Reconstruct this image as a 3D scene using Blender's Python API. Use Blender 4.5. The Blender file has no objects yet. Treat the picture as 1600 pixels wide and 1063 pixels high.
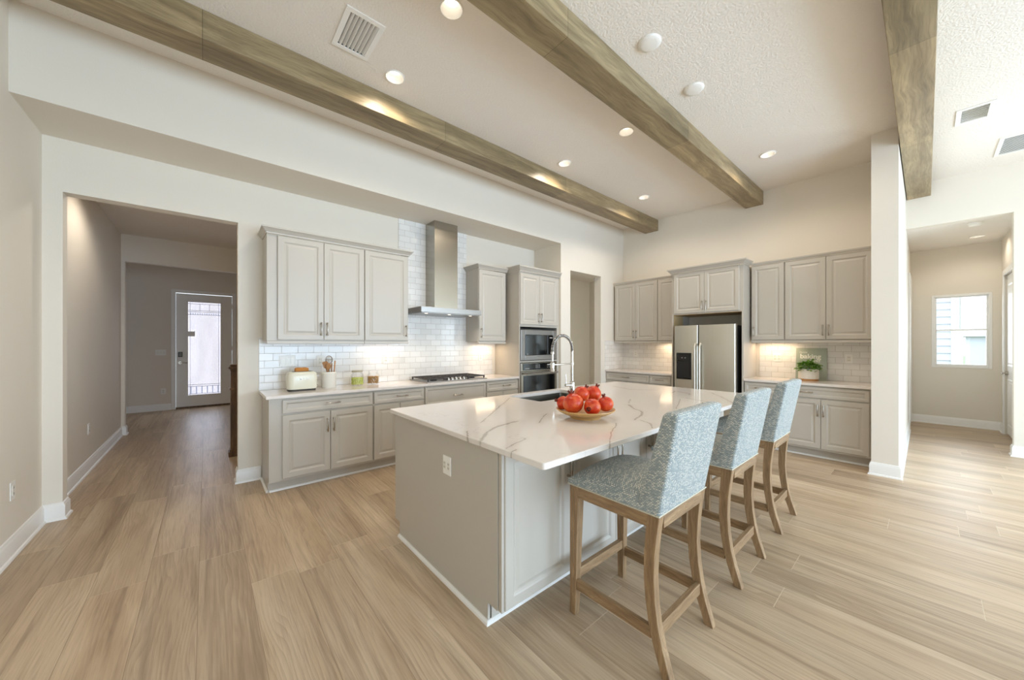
import bpy, math, random
from mathutils import Vector, Matrix, noise
random.seed(7)
C = bpy.context.scene.collection
SC = bpy.context.scene
PI = math.pi

# ------------------------------------------------------------------ camera
cam_d = bpy.data.cameras.new('camera')
cam_d.sensor_width = 36.0
cam_d.lens = 555.7 / 1600 * 36.0
cam_d.shift_y = 5.8 / 1600
cam_d.clip_start = 0.05
cam = bpy.data.objects.new('camera', cam_d)
C.objects.link(cam)
cam.location = (0, 0, 1.40)
cam.rotation_euler = (PI / 2, 0, math.radians(49.3 - 90))
SC.camera = cam

# ------------------------------------------------------------------ world, light, exposure
SC.view_settings.view_transform = 'Standard'
SC.view_settings.look = 'None'
SC.view_settings.gamma = 1.0
SC.view_settings.exposure = 0.32
SC.view_settings.use_curve_mapping = False
try:
    SC.cycles.diffuse_bounces = 7
    SC.cycles.max_bounces = 14
    SC.cycles.sample_clamp_indirect = 6.0
except Exception:
    pass
world = bpy.data.worlds.new('world')
SC.world = world
world.use_nodes = True
bg = world.node_tree.nodes['Background']
bg.inputs[0].default_value = (0.72, 0.86, 1.0, 1)
bg.inputs[1].default_value = 3.2


def area(name, loc, rot, sx, sy, power, col=(1, 1, 1), spread=None):
    l = bpy.data.lights.new(name, 'AREA')
    l.shape = 'RECTANGLE'
    l.size = sx
    l.size_y = sy
    l.energy = power
    l.color = col
    if spread: l.spread = math.radians(spread)
    o = bpy.data.objects.new(name, l)
    C.objects.link(o)
    o.location = loc
    o.rotation_euler = rot
    return o


def spot(name, loc, power, col, ang=120, blend=0.8, rot=(0, 0, 0), r=0.05):
    l = bpy.data.lights.new(name, 'SPOT')
    l.energy = power
    l.color = col
    l.spot_size = math.radians(ang)
    l.spot_blend = blend
    l.shadow_soft_size = r
    o = bpy.data.objects.new(name, l)
    C.objects.link(o)
    o.location = loc
    o.rotation_euler = rot
    return o


# daylight standing in the openings of the glass doors behind the camera, and in the windows of the great room
area('daylight_rear', (3.2, -5.25, 1.35), (PI / 2, 0, 0), 6.2, 2.5, 305, (0.55, 0.76, 1.0))
area('daylight_side', (7.75, -3.1, 1.50), (PI / 2, 0, PI / 2), 2.6, 1.8, 95, (0.78, 0.93, 1.0))
area('daylight_hall', (9.9, -0.39, 1.6), (PI / 2, 0, PI / 2), 0.62, 1.2, 12, (0.9, 0.95, 1.0))
area('daylight_entry', (-0.02, 10.36, 1.3), (PI / 2, 0, PI), 0.55, 2.0, 6, (0.70, 0.80, 1.0))

WARM = (1.0, 0.88, 0.74)
WARM2 = (1.0, 0.74, 0.48)


# ------------------------------------------------------------------ materials
def lin(r, g, b):
    f = lambda c: ((c / 255 + 0.055) / 1.055) ** 2.4 if c / 255 > 0.04045 else c / 255 / 12.92
    return (f(r), f(g), f(b), 1)


class NT:
    def __init__(s, name):
        s.m = bpy.data.materials.new(name)
        s.m.use_nodes = True
        s.t = s.m.node_tree
        s.b = s.t.nodes['Principled BSDF']

    def n(s, typ, **kw):
        nd = s.t.nodes.new(typ)
        for k, v in kw.items():
            if k.startswith('i_'):
                nd.inputs[int(k[2:]) if k[2:].isdigit() else k[2:]].default_value = v
            else:
                setattr(nd, k, v)
        return nd

    def l(s, a, b):
        s.t.links.new(a, b)

    def math(s, op, a, b=None, c=None, clamp=False):
        nd = s.n('ShaderNodeMath', operation=op)
        nd.use_clamp = clamp
        for i, x in enumerate((a, b, c)):
            if x is None: continue
            if isinstance(x, (int, float)): nd.inputs[i].default_value = x
            else: s.l(x, nd.inputs[i])
        return nd.outputs[0]

    def vec(s, op, a, b=None, out=0, scale=None):
        nd = s.n('ShaderNodeVectorMath', operation=op)
        for i, x in enumerate((a, b)):
            if x is None: continue
            if isinstance(x, (tuple, list)): nd.inputs[i].default_value = x
            else: s.l(x, nd.inputs[i])
        if scale is not None:
            if isinstance(scale, (int, float)): nd.inputs['Scale'].default_value = scale
            else: s.l(scale, nd.inputs['Scale'])
        return nd.outputs['Value'] if op in ('LENGTH', 'DOT_PRODUCT', 'DISTANCE') else nd.outputs[0]

    def ramp(s, fac, stops, interp='LINEAR'):
        r = s.n('ShaderNodeValToRGB')
        r.color_ramp.interpolation = interp
        e = r.color_ramp.elements
        while len(e) < len(stops): e.new(0.5)
        for i, (p, c) in enumerate(stops):
            e[i].position = p
            e[i].color = c if len(c) == 4 else (*c, 1)
        s.l(fac, r.inputs[0])
        return r.outputs[0]

    def mix(s, fac, a, b, blend='MIX'):
        m = s.n('ShaderNodeMix', data_type='RGBA', blend_type=blend)
        for i, x in ((0, fac), (6, a), (7, b)):
            if isinstance(x, (int, float)): m.inputs[i].default_value = x
            elif isinstance(x, tuple): m.inputs[i].default_value = x
            else: s.l(x, m.inputs[i])
        return m.outputs[2]

    def obj(s):
        return s.n('ShaderNodeTexCoord').outputs['Object']

    def mapping(s, v, scale=(1, 1, 1), rot=(0, 0, 0), loc=(0, 0, 0)):
        m = s.n('ShaderNodeMapping')
        m.inputs['Scale'].default_value = scale
        m.inputs['Rotation'].default_value = rot
        m.inputs['Location'].default_value = loc
        s.l(v, m.inputs[0])
        return m.outputs[0]

    def noise(s, v, scale, detail=3, rough=0.5, dist=0.0, out=0):
        nd = s.n('ShaderNodeTexNoise')
        nd.inputs['Scale'].default_value = scale
        nd.inputs['Detail'].default_value = detail
        nd.inputs['Roughness'].default_value = rough
        nd.inputs['Distortion'].default_value = dist
        s.l(v, nd.inputs['Vector'])
        return nd.outputs[out]

    def bump(s, h, strength=0.3, dist=0.01):
        b = s.n('ShaderNodeBump')
        b.inputs['Strength'].default_value = strength
        b.inputs['Distance'].default_value = dist
        s.l(h, b.inputs['Height'])
        s.l(b.outputs[0], s.b.inputs['Normal'])
        return b

    def base(s, c, rough=0.5, metal=0.0, spec=0.5):
        if isinstance(c, tuple): s.b.inputs['Base Color'].default_value = c
        else: s.l(c, s.b.inputs['Base Color'])
        if isinstance(rough, (int, float)): s.b.inputs['Roughness'].default_value = rough
        else: s.l(rough, s.b.inputs['Roughness'])
        s.b.inputs['Metallic'].default_value = metal
        s.b.inputs['Specular IOR Level'].default_value = spec
        return s


M = {}


def simple(name, col, rough=0.5, metal=0.0, spec=0.5, var=0.03, nscale=6.0, bump=0.0, bscale=60):
    t = NT(name)
    o = t.obj()
    f = t.noise(o, nscale, 3)
    c2 = tuple(max(0, x * (1 - var)) for x in col[:3]) + (1,)
    t.base(t.mix(f, col, c2), rough, metal, spec)
    if bump:
        t.bump(t.noise(o, bscale, 4), bump, 0.004 if bump < 0.9 else 0.0055)
    M[name] = t.m
    return t


simple('paint_wall', lin(230, 223, 211), 0.72, spec=0.25, var=0.02, bump=0.12, bscale=90)
simple('paint_ceiling', lin(236, 230, 222), 0.85, spec=0.2, var=0.015, bump=1.0, bscale=62)
simple('paint_trim', lin(240, 239, 236), 0.32, var=0.01)
simple('paint_cabinet', lin(192, 186, 176), 0.36, var=0.015)
simple('plywood', lin(206, 176, 128), 0.6, var=0.25, nscale=8)
simple('white_plastic', lin(240, 238, 233), 0.35, var=0.01)
simple('dark_slot', lin(60, 57, 54), 0.6)
simple('black_gloss', lin(14, 14, 15), 0.08, spec=0.6)
simple('black_matte', lin(26, 26, 27), 0.5)
simple('cast_iron', lin(62, 58, 56), 0.55, bump=0.2, bscale=200)
simple('nickel', lin(176, 168, 156), 0.22, metal=1.0)
simple('chrome', lin(214, 212, 208), 0.09, metal=1.0)
simple('sink_steel', lin(150, 146, 138), 0.28, metal=1.0)
simple('ceramic_white', lin(236, 233, 224), 0.25, var=0.01)
simple('cream_enamel', lin(228, 226, 208), 0.22, var=0.01)
simple('bread', lin(208, 140, 66), 0.8, var=0.4, nscale=40)
simple('utensil_wood', lin(168, 120, 72), 0.6, var=0.25, nscale=30)
simple('sage_board', lin(168, 178, 164), 0.55, var=0.05, nscale=20)
simple('letter_white', lin(240, 240, 230), 0.5)
simple('pot_ceramic', lin(226, 218, 206), 0.6, var=0.03)
simple('pot_wood', lin(190, 140, 88), 0.5, var=0.2, nscale=30)
simple('soil', lin(60, 44, 30), 0.9)
simple('candy_green', lin(224, 232, 120), 0.5, var=0.3, nscale=120)
simple('candy_brown', lin(196, 150, 86), 0.6, var=0.5, nscale=70)
simple('jar_lid', lin(168, 160, 134), 0.35)
simple('fridge_side', lin(30, 29, 28), 0.45)
simple('siding', lin(198, 198, 206), 0.7, bump=0.0)
simple('lawn', lin(140, 150, 110), 0.9, var=0.3)
simple('road', lin(150, 150, 152), 0.9)
simple('bowl_glaze', lin(216, 174, 112), 0.28, var=0.12, nscale=14)
simple('grommet', lin(150, 148, 144), 0.4, metal=0.6)
simple('came_lead', lin(178, 182, 200), 0.5)
simple('mark_grey', lin(168, 168, 164), 0.5)


def emit(name, col, strength):
    t = NT(name)
    t.base(col, 0.4)
    t.b.inputs['Emission Color'].default_value = col
    t.b.inputs['Emission Strength'].default_value = strength
    M[name] = t.m
    return t


emit('lamp_lens', (1.0, 0.90, 0.76, 1), 2.6)
emit('backlit_bevel_glass', (0.60, 0.66, 0.88, 1), 0.42)  # door glass pieces; their glow stands in for daylight from behind
emit('hood_lens', (1.0, 0.93, 0.84, 1), 4.0)

# stainless, brushed
def steel(name, col, rough, axis):
    t = NT(name)
    sc = [4, 4, 4]
    sc[axis] = 0.0
    o = t.mapping(t.obj(), tuple({0: (1.5, 300, 300), 1: (300, 1.5, 300), 2: (300, 300, 1.5)}[axis]))
    f = t.noise(o, 1.0, 2)
    t.base(t.mix(f, col, tuple(x * 0.88 for x in col[:3]) + (1,)), t.math('MULTIPLY_ADD', f, 0.1, rough - 0.05), 1.0)
    t.bump(f, 0.04, 0.002)
    M[name] = t.m


steel('steel_vertical', lin(176, 170, 158), 0.24, 2)
steel('steel_horizontal', lin(168, 166, 164), 0.36, 0)
steel('steel_fridge', lin(214, 210, 198), 0.38, 2)

# clear glass
def glass():
    t = NT('clear_glass')
    t.base((1, 1, 1, 1), 0.02)
    t.b.inputs['Transmission Weight'].default_value = 1.0
    t.b.inputs['IOR'].default_value = 1.45
    tr = t.n('ShaderNodeBsdfTransparent')
    mx = t.n('ShaderNodeMixShader')
    mx.inputs[0].default_value = 0.14
    out = [n for n in t.t.nodes if n.type == 'OUTPUT_MATERIAL'][0]
    t.l(tr.outputs[0], mx.inputs[1])
    t.l(t.b.outputs[0], mx.inputs[2])
    t.l(mx.outputs[0], out.inputs[0])
    M['clear_glass'] = t.m
    t = NT('window_glass')
    tr = t.n('ShaderNodeBsdfTransparent')
    gl = t.n('ShaderNodeBsdfGlossy')
    gl.inputs['Roughness'].default_value = 0.02
    fr = t.n('ShaderNodeFresnel')
    fr.inputs[0].default_value = 1.4
    mx = t.n('ShaderNodeMixShader')
    out = [n for n in t.t.nodes if n.type == 'OUTPUT_MATERIAL'][0]
    t.l(fr.outputs[0], mx.inputs[0])
    t.l(tr.outputs[0], mx.inputs[1])
    t.l(gl.outputs[0], mx.inputs[2])
    t.l(mx.outputs[0], out.inputs[0])
    M['window_glass'] = t.m


glass()

# frosted, day-lit door glass (a lit window)
def frosted():
    t = NT('frosted_glass')
    o = t.obj()
    f = t.noise(o, 60, 2)
    w = t.noise(t.mapping(o, (3, 1, 0.6)), 1.5, 2)
    c = t.mix(t.ramp(f, [(0.35, (0, 0, 0)), (0.65, (1, 1, 1))]), (0.96, 0.96, 1.0, 1), (0.74, 0.76, 0.96, 1))
    t.base((0.8, 0.82, 0.88, 1), 0.25)
    t.l(c, t.b.inputs['Emission Color'])
    t.l(t.math('MULTIPLY_ADD', w, 0.30, 0.52), t.b.inputs['Emission Strength'])
    t.bump(f, 0.4, 0.004)
    M['frosted_glass'] = t.m


frosted()


# floor planks: run along y, 0.23 m wide
def floor_mat():
    t = NT('plank_floor')
    o = t.obj()
    sep = t.n('ShaderNodeSeparateXYZ')
    t.l(o, sep.inputs[0])
    X, Y = sep.outputs[0], sep.outputs[1]
    W, L = 0.232, 1.52
    u = t.math('DIVIDE', t.math('ADD', X, 0.033 + W * 20), W)
    row = t.math('FLOOR', u)
    fu = t.math('SUBTRACT', u, row)
    wn = t.n('ShaderNodeTexWhiteNoise', noise_dimensions='1D')
    t.l(row, wn.inputs['W'])
    off = t.math('MULTIPLY', wn.outputs['Value'], 1.0)
    v = t.math('ADD', t.math('DIVIDE', Y, L), t.math('ADD', off, 20.0))
    col = t.math('FLOOR', v)
    fv = t.math('SUBTRACT', v, col)
    cmb = t.n('ShaderNodeCombineXYZ')
    t.l(row, cmb.inputs[0])
    t.l(col, cmb.inputs[1])
    w2 = t.n('ShaderNodeTexWhiteNoise', noise_dimensions='2D')
    t.l(cmb.outputs[0], w2.inputs['Vector'])
    rid = w2.outputs['Value']
    # grain coordinates, shifted per plank
    shift = t.vec('SCALE', w2.outputs['Color'], None, scale=13.0)
    p = t.vec('ADD', o, shift)
    big = t.noise(t.mapping(p, (5.0, 0.75, 1)), 1.0, 3, 0.55, 0.6)
    cath = t.n('ShaderNodeTexWave', wave_type='BANDS', bands_direction='X', wave_profile='SAW')
    wp = t.vec('ADD', t.mapping(p, (1.0, 0.10, 1)), t.vec('SCALE', t.noise(t.mapping(p, (5.5, 0.9, 1)), 1.0, 2, 0.5, 0.0, 1), None, scale=0.22))
    t.l(wp, cath.inputs['Vector'])
    cath.inputs['Scale'].default_value = 15.0
    cath.inputs['Distortion'].default_value = 1.0
    cath.inputs['Detail'].default_value = 2.0
    cath.inputs['Detail Scale'].default_value = 1.5
    cgate = t.ramp(t.noise(t.mapping(p, (4.0, 0.8, 1)), 1.0, 2), [(0.42, (0.15, 0.15, 0.15)), (0.62, (1, 1, 1))])
    fine = t.noise(t.mapping(p, (150, 5.0, 1)), 1.0, 3, 0.6)
    streak = t.noise(t.mapping(p, (26, 0.8, 1)), 1.0, 3, 0.6, 0.3)
    c = t.ramp(big, [(0.25, lin(170, 147, 120)), (0.5, lin(192, 170, 143)), (0.75, lin(208, 189, 163))])
    c = t.mix(t.math('MULTIPLY', t.math('POWER', cath.outputs[0], 2.0), t.math('MULTIPLY', cgate, 0.36)), c, lin(134, 110, 85))
    c = t.mix(t.math('MULTIPLY', t.math('SUBTRACT', streak, 0.50, clamp=True), 2.3, clamp=True), c, lin(128, 107, 86))
    c = t.mix(t.math('MULTIPLY', t.math('SUBTRACT', fine, 0.48, clamp=True), 1.1, clamp=True), c, lin(118, 92, 68))
    tone = t.ramp(rid, [(0.0, (0.84, 0.83, 0.82)), (0.5, (1, 1, 1)), (1.0, (1.08, 1.07, 1.06))])
    c = t.mix(1.0, c, tone, 'MULTIPLY')
    # bevelled seams
    eu = t.math('MULTIPLY', t.math('MINIMUM', fu, t.math('SUBTRACT', 1.0, fu)), W)
    ev = t.math('MULTIPLY', t.math('MINIMUM', fv, t.math('SUBTRACT', 1.0, fv)), L)
    seam_u = t.math('LESS_THAN', eu, 0.0014)
    seam_v = t.math('LESS_THAN', ev, 0.0018)
    c = t.mix(t.math('MULTIPLY', seam_u, 0.55), c, lin(120, 98, 76))
    c = t.mix(t.math('MULTIPLY', seam_v, 0.7), c, lin(206, 190, 164))
    t.base(c, t.math('MULTIPLY_ADD', fine, 0.12, 0.34), 0.0, 0.42)
    e = t.math('MINIMUM', t.math('MULTIPLY', t.math('MINIMUM', eu, ev), 250.0, clamp=True), 1.0)
    h = t.math('ADD', e, t.math('MULTIPLY', fine, 0.18))
    t.bump(h, 0.25, 0.002)
    M['plank_floor'] = t.m


floor_mat()


# stained box beams, grain along x
def wood(name, c0, c1, c2, axis=0, scale=1.0, rough=0.5, knots=True, board=None):
    t = NT(name)
    o = t.obj()
    k = [9.0 * scale, 9.0 * scale, 9.0 * scale]
    k[axis] = 0.9 * scale
    kf = [90.0 * scale] * 3
    kf[axis] = 4.0 * scale
    d = t.vec('SCALE', t.noise(o, 2.0 * scale, 2, 0.5, 0, 1), None, scale=0.10 / scale)
    p = t.vec('ADD', o, d)
    big = t.noise(t.mapping(p, tuple(k)), 1.0, 4, 0.6, 0.35)
    fine = t.noise(t.mapping(p, tuple(kf)), 1.0, 3, 0.6)
    ks = [22.0 * scale] * 3
    ks[axis] = 1.4 * scale
    stripe = t.noise(t.mapping(p, tuple(ks)), 1.0, 2, 0.5, 0.35)
    c = t.ramp(big, [(0.3, c0), (0.52, c1), (0.72, c2)])
    c = t.mix(t.math('MULTIPLY', t.math('SUBTRACT', stripe, 0.46, clamp=True), 1.9, clamp=True), c, c0)
    c = t.mix(t.math('MULTIPLY', t.math('SUBTRACT', fine, 0.45, clamp=True), 1.4, clamp=True), c, tuple(x * 0.62 for x in c0[:3]) + (1,))
    if knots:
        kv = t.n('ShaderNodeTexVoronoi', feature='F1')
        kk = [2.6 * scale] * 3
        kk[axis] = 0.95 * scale
        t.l(t.mapping(p, tuple(kk)), kv.inputs['Vector'])
        kv.inputs['Scale'].default_value = 1.0
        kd = t.ramp(kv.outputs['Distance'], [(0.03, (1, 1, 1)), (0.10, (0, 0, 0))])
        c = t.mix(t.math('MULTIPLY', kd, 0.75), c, tuple(x * 0.45 for x in c0[:3]) + (1,))
    if board:
        sx = t.n('ShaderNodeSeparateXYZ')
        t.l(o, sx.inputs[0])
        q = t.math('FRACT', t.math('DIVIDE', t.math('ADD', sx.outputs[axis], 20.37), board))
        j = t.math('LESS_THAN', q, 0.0016)
        c = t.mix(t.math('MULTIPLY', j, 0.8), c, tuple(x * 0.4 for x in c0[:3]) + (1,))
        wn = t.n('ShaderNodeTexWhiteNoise', noise_dimensions='1D')
        t.l(t.math('FLOOR', t.math('DIVIDE', t.math('ADD', sx.outputs[axis], 20.37), board)), wn.inputs['W'])
        tone = t.ramp(wn.outputs['Value'], [(0, (0.82, 0.83, 0.82)), (1, (1.15, 1.13, 1.1))])
        c = t.mix(1.0, c, tone, 'MULTIPLY')
    t.base(c, t.math('MULTIPLY_ADD', fine, 0.2, rough - 0.1), 0, 0.4)
    t.bump(fine, 0.15, 0.003)
    M[name] = t.m


wood('beam_wood', lin(114, 98, 72), lin(154, 136, 104), lin(182, 162, 126), 0, 1.0, 0.40, True, 1.85)
wood('stool_wood', lin(124, 98, 70), lin(154, 125, 92), lin(180, 150, 114), 2, 4.0, 0.55, False)
wood('stool_wood_x', lin(124, 98, 70), lin(154, 125, 92), lin(180, 150, 114), 0, 4.0, 0.55, False)
wood('stool_wood_y', lin(124, 98, 70), lin(154, 125, 92), lin(180, 150, 114), 1, 4.0, 0.55, False)
wood('newel_wood', lin(74, 55, 38), lin(116, 90, 64), lin(150, 120, 88), 2, 2.5, 0.4, False)


# tweed upholstery
def tweed():
    t = NT('tweed_fabric')
    uv = t.n('ShaderNodeTexCoord').outputs['UV']
    sx = t.n('ShaderNodeSeparateXYZ')
    t.l(uv, sx.inputs[0])
    n0 = t.noise(uv, 60.0, 2, 0.5, 0, 1)
    p = t.vec('ADD', uv, t.vec('SCALE', t.vec('SUBTRACT', n0, (0.5, 0.5, 0.5)), None, scale=0.004))
    br = t.n('ShaderNodeTexBrick')
    t.l(p, br.inputs['Vector'])
    br.offset = 0.5
    br.inputs['Color1'].default_value = (0, 0, 0, 1)
    br.inputs['Color2'].default_value = (1, 1, 1, 1)
    br.inputs['Mortar'].default_value = (0.5, 0.5, 0.5, 1)
    br.inputs['Scale'].default_value = 1.0
    br.inputs['Mortar Size'].default_value = 0.0015
    br.inputs['Mortar Smooth'].default_value = 0.3
    br.inputs['Brick Width'].default_value = 0.0125
    br.inputs['Row Height'].default_value = 0.0062
    c = t.ramp(br.outputs['Color'], [(0.0, lin(128, 142, 146)), (0.35, lin(158, 169, 171)), (0.6, lin(192, 198, 194)), (0.85, lin(228, 225, 213))])
    c = t.mix(br.outputs['Fac'], c, lin(112, 124, 128))
    fz = t.noise(uv, 420, 2)
    c = t.mix(t.math('MULTIPLY', fz, 0.35), c, lin(204, 206, 198))
    t.base(c, 0.9, 0, 0.2)
    t.b.inputs['Sheen Weight'].default_value = 0.3
    h = t.math('SUBTRACT', t.math('MULTIPLY', fz, 0.4), br.outputs['Fac'])
    t.bump(h, 0.7, 0.003)
    M['tweed_fabric'] = t.m


tweed()
simple('piping_cord', lin(226, 220, 200), 0.9, var=0.6, nscale=160)


# subway tile.  plane: 'x' wall runs along x, 'y' wall runs along y
def tile(name, plane):
    t = NT(name)
    o = t.obj()
    sx = t.n('ShaderNodeSeparateXYZ')
    t.l(o, sx.inputs[0])
    cb = t.n('ShaderNodeCombineXYZ')
    t.l(sx.outputs[0 if plane == 'x' else 1], cb.inputs[0])
    t.l(t.math('SUBTRACT', sx.outputs[2], 0.917), cb.inputs[1])
    br = t.n('ShaderNodeTexBrick')
    t.l(cb.outputs[0], br.inputs['Vector'])
    br.offset = 0.5
    br.inputs['Color1'].default_value = (0, 0, 0, 1)
    br.inputs['Color2'].default_value = (1, 1, 1, 1)
    br.inputs['Scale'].default_value = 1.0
    br.inputs['Mortar Size'].default_value = 0.0022
    br.inputs['Mortar Smooth'].default_value = 0.2
    br.inputs['Brick Width'].default_value = 0.153
    br.inputs['Row Height'].default_value = 0.0762
    c = t.mix(br.outputs['Color'], lin(226, 224, 220), lin(238, 236, 232))
    c = t.mix(br.outputs['Fac'], c, lin(196, 190, 182))
    t.base(c, t.math('MULTIPLY_ADD', br.outputs['Fac'], 0.5, 0.14), 0, 0.5)
    wob = t.noise(o, 9, 2)
    h = t.math('ADD', t.math('MULTIPLY', br.outputs['Fac'], -1.0), t.math('MULTIPLY', wob, 0.9))
    t.bump(h, 0.35, 0.004)
    M[name] = t.m


tile('tile_back', 'x')
tile('tile_right', 'y')


# quartz: explicit veins as polylines in the slab's own plane
def quartz(name, veins):
    t = NT(name)
    o = t.obj()
    nz = t.noise(o, 9.0, 5, 0.65, 0.0, 1)
    off = t.vec('SCALE', t.vec('SUBTRACT', nz, (0.5, 0.5, 0.5)), None, scale=0.034)
    p = t.vec('MULTIPLY', t.vec('ADD', o, off), (1, 1, 0))
    best = None
    for pts, w in veins:
        vm = None
        for (a, b) in zip(pts[:-1], pts[1:]):
            ba = (b[0] - a[0], b[1] - a[1], 0)
            L2 = ba[0] ** 2 + ba[1] ** 2
            pa = t.vec('SUBTRACT', p, (a[0], a[1], 0))
            h = t.math('DIVIDE', t.vec('DOT_PRODUCT', pa, ba), L2, clamp=True)
            proj = t.vec('SCALE', ba, None, scale=h)
            d = t.vec('DISTANCE', pa, proj)
            vm = d if vm is None else t.math('MINIMUM', vm, d)
        vm = t.math('DIVIDE', vm, w)
        best = vm if best is None else t.math('MINIMUM', best, vm)
    m1 = t.noise(o, 13.0, 3, 0.6)
    c = lin(232, 225, 220)
    cl = t.noise(o, 2.2, 3, 0.6, 0.6)
    c = t.mix(t.math('MULTIPLY', cl, 0.25), c, lin(206, 199, 190))
    # hairline veins everywhere, faint
    r = t.noise(t.mapping(o, (1, 1.0, 1), (0, 0, 0.6)), 2.4, 5, 0.62, 0.8)
    hair = t.ramp(t.math('ABSOLUTE', t.math('SUBTRACT', r, 0.5)), [(0.0, (1, 1, 1)), (0.008, (0, 0, 0))])
    gate = t.ramp(t.noise(o, 3.1, 2), [(0.52, (0, 0, 0)), (0.62, (1, 1, 1))])
    c = t.mix(t.math('MULTIPLY', t.math('MULTIPLY', hair, gate), 0.30), c, lin(168, 156, 142))
    if best is not None:
        wv = t.math('MAXIMUM', 0.12, t.math('MULTIPLY_ADD', m1, 2.6, -0.55))
        core = t.math('SUBTRACT', 1.0, t.math('SMOOTH_MIN', t.math('DIVIDE', best, wv), 1.0, 0.3), clamp=True)
        c = t.mix(t.math('MULTIPLY', t.math('MULTIPLY', core, 1.6, clamp=True), 0.66), c, lin(150, 138, 124))
        halo = t.math('SUBTRACT', 1.0, t.math('DIVIDE', best, 5.0), clamp=True)
        c = t.mix(t.math('MULTIPLY', halo, 0.16), c, lin(176, 164, 150))
    t.base(c, 0.11, 0, 0.5)
    M[name] = t.m


ISL_VEINS = [
    ([(1.268, 1.771), (1.506, 1.962), (1.861, 2.260), (2.053, 2.414)], 0.008),
    ([(1.039, 1.440), (1.130, 1.534), (1.244, 1.608), (1.352, 1.642), (1.477, 1.663)], 0.016),
    ([(1.092, 1.650), (1.002, 1.503)], 0.008),
    ([(1.047, 1.262), (1.136, 1.297), (1.226, 1.326)], 0.007),
    ([(1.015, 1.201), (1.070, 1.217)], 0.006),
    ([(1.541, 1.536), (1.722, 1.672), (1.776, 1.700)], 0.007),
    ([(2.537, 1.532), (2.434, 1.437), (2.359, 1.330), (2.307, 1.287), (2.204, 1.245), (2.055, 1.198)], 0.012),
    ([(2.077, 1.171), (2.053, 1.119), (2.009, 1.067), (1.941, 1.019)], 0.009),
    ([(1.897, 1.230), (1.672, 1.114), (1.481, 1.000)], 0.006),
    ([(3.480, 1.622), (3.637, 1.676), (3.553, 1.500), (3.471, 1.457)], 0.009),
    ([(3.242, 1.391), (3.198, 1.286), (3.157, 1.188)], 0.009),
    ([(3.130, 1.392), (2.852, 1.286), (2.645, 1.206)], 0.006),
    ([(2.800, 1.675), (2.607, 1.577)], 0.005),
    ([(0.999, 2.339), (1.015, 2.213), (1.009, 2.089)], 0.006),
    ([(3.771, 1.372), (3.493, 1.175), (3.194, 0.991)], 0.008),
    ([(3.50, 2.30), (3.40, 2.05), (3.55, 1.85)], 0.008),
]
quartz('quartz_island', ISL_VEINS)
quartz('quartz_plain', [([(0.7, 4.45), (0.9, 4.2), (1.1, 4.0), (1.25, 3.92)], 0.009), ([(1.9, 4.4), (2.0, 4.2), (2.05, 3.93)], 0.008),
                        ([(3.05, 4.35), (3.2, 4.1), (3.3, 3.92)], 0.010), ([(5.7, 1.3), (5.9, 1.05), (6.1, 0.8)], 0.007)])


def pom_mat():
    t = NT('pomegranate_skin')
    o = t.obj()
    f = t.noise(o, 14, 4, 0.6, 0.4)
    c = t.ramp(f, [(0.28, lin(172, 28, 12)), (0.46, lin(208, 60, 26)), (0.60, lin(224, 104, 54)), (0.80, lin(228, 150, 96))])
    sp = t.noise(o, 160, 2)
    c = t.mix(t.math('MULTIPLY', t.math('SUBTRACT', sp, 0.55, clamp=True), 1.5, clamp=True), c, lin(150, 60, 30))
    t.base(c, 0.32, 0, 0.5)
    t.bump(f, 0.1, 0.004)
    M['pomegranate_skin'] = t.m
    simple('pomegranate_crown', lin(130, 50, 26), 0.7, var=0.5, nscale=60)


pom_mat()


def leaf_mat():
    t = NT('leaf_green')
    o = t.obj()
    f = t.noise(o, 45, 3)
    t.base(t.ramp(f, [(0.3, lin(52, 92, 18)), (0.5, lin(98, 146, 38)), (0.75, lin(158, 194, 88))]), 0.45)
    M['leaf_green'] = t.m


leaf_mat()


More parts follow.
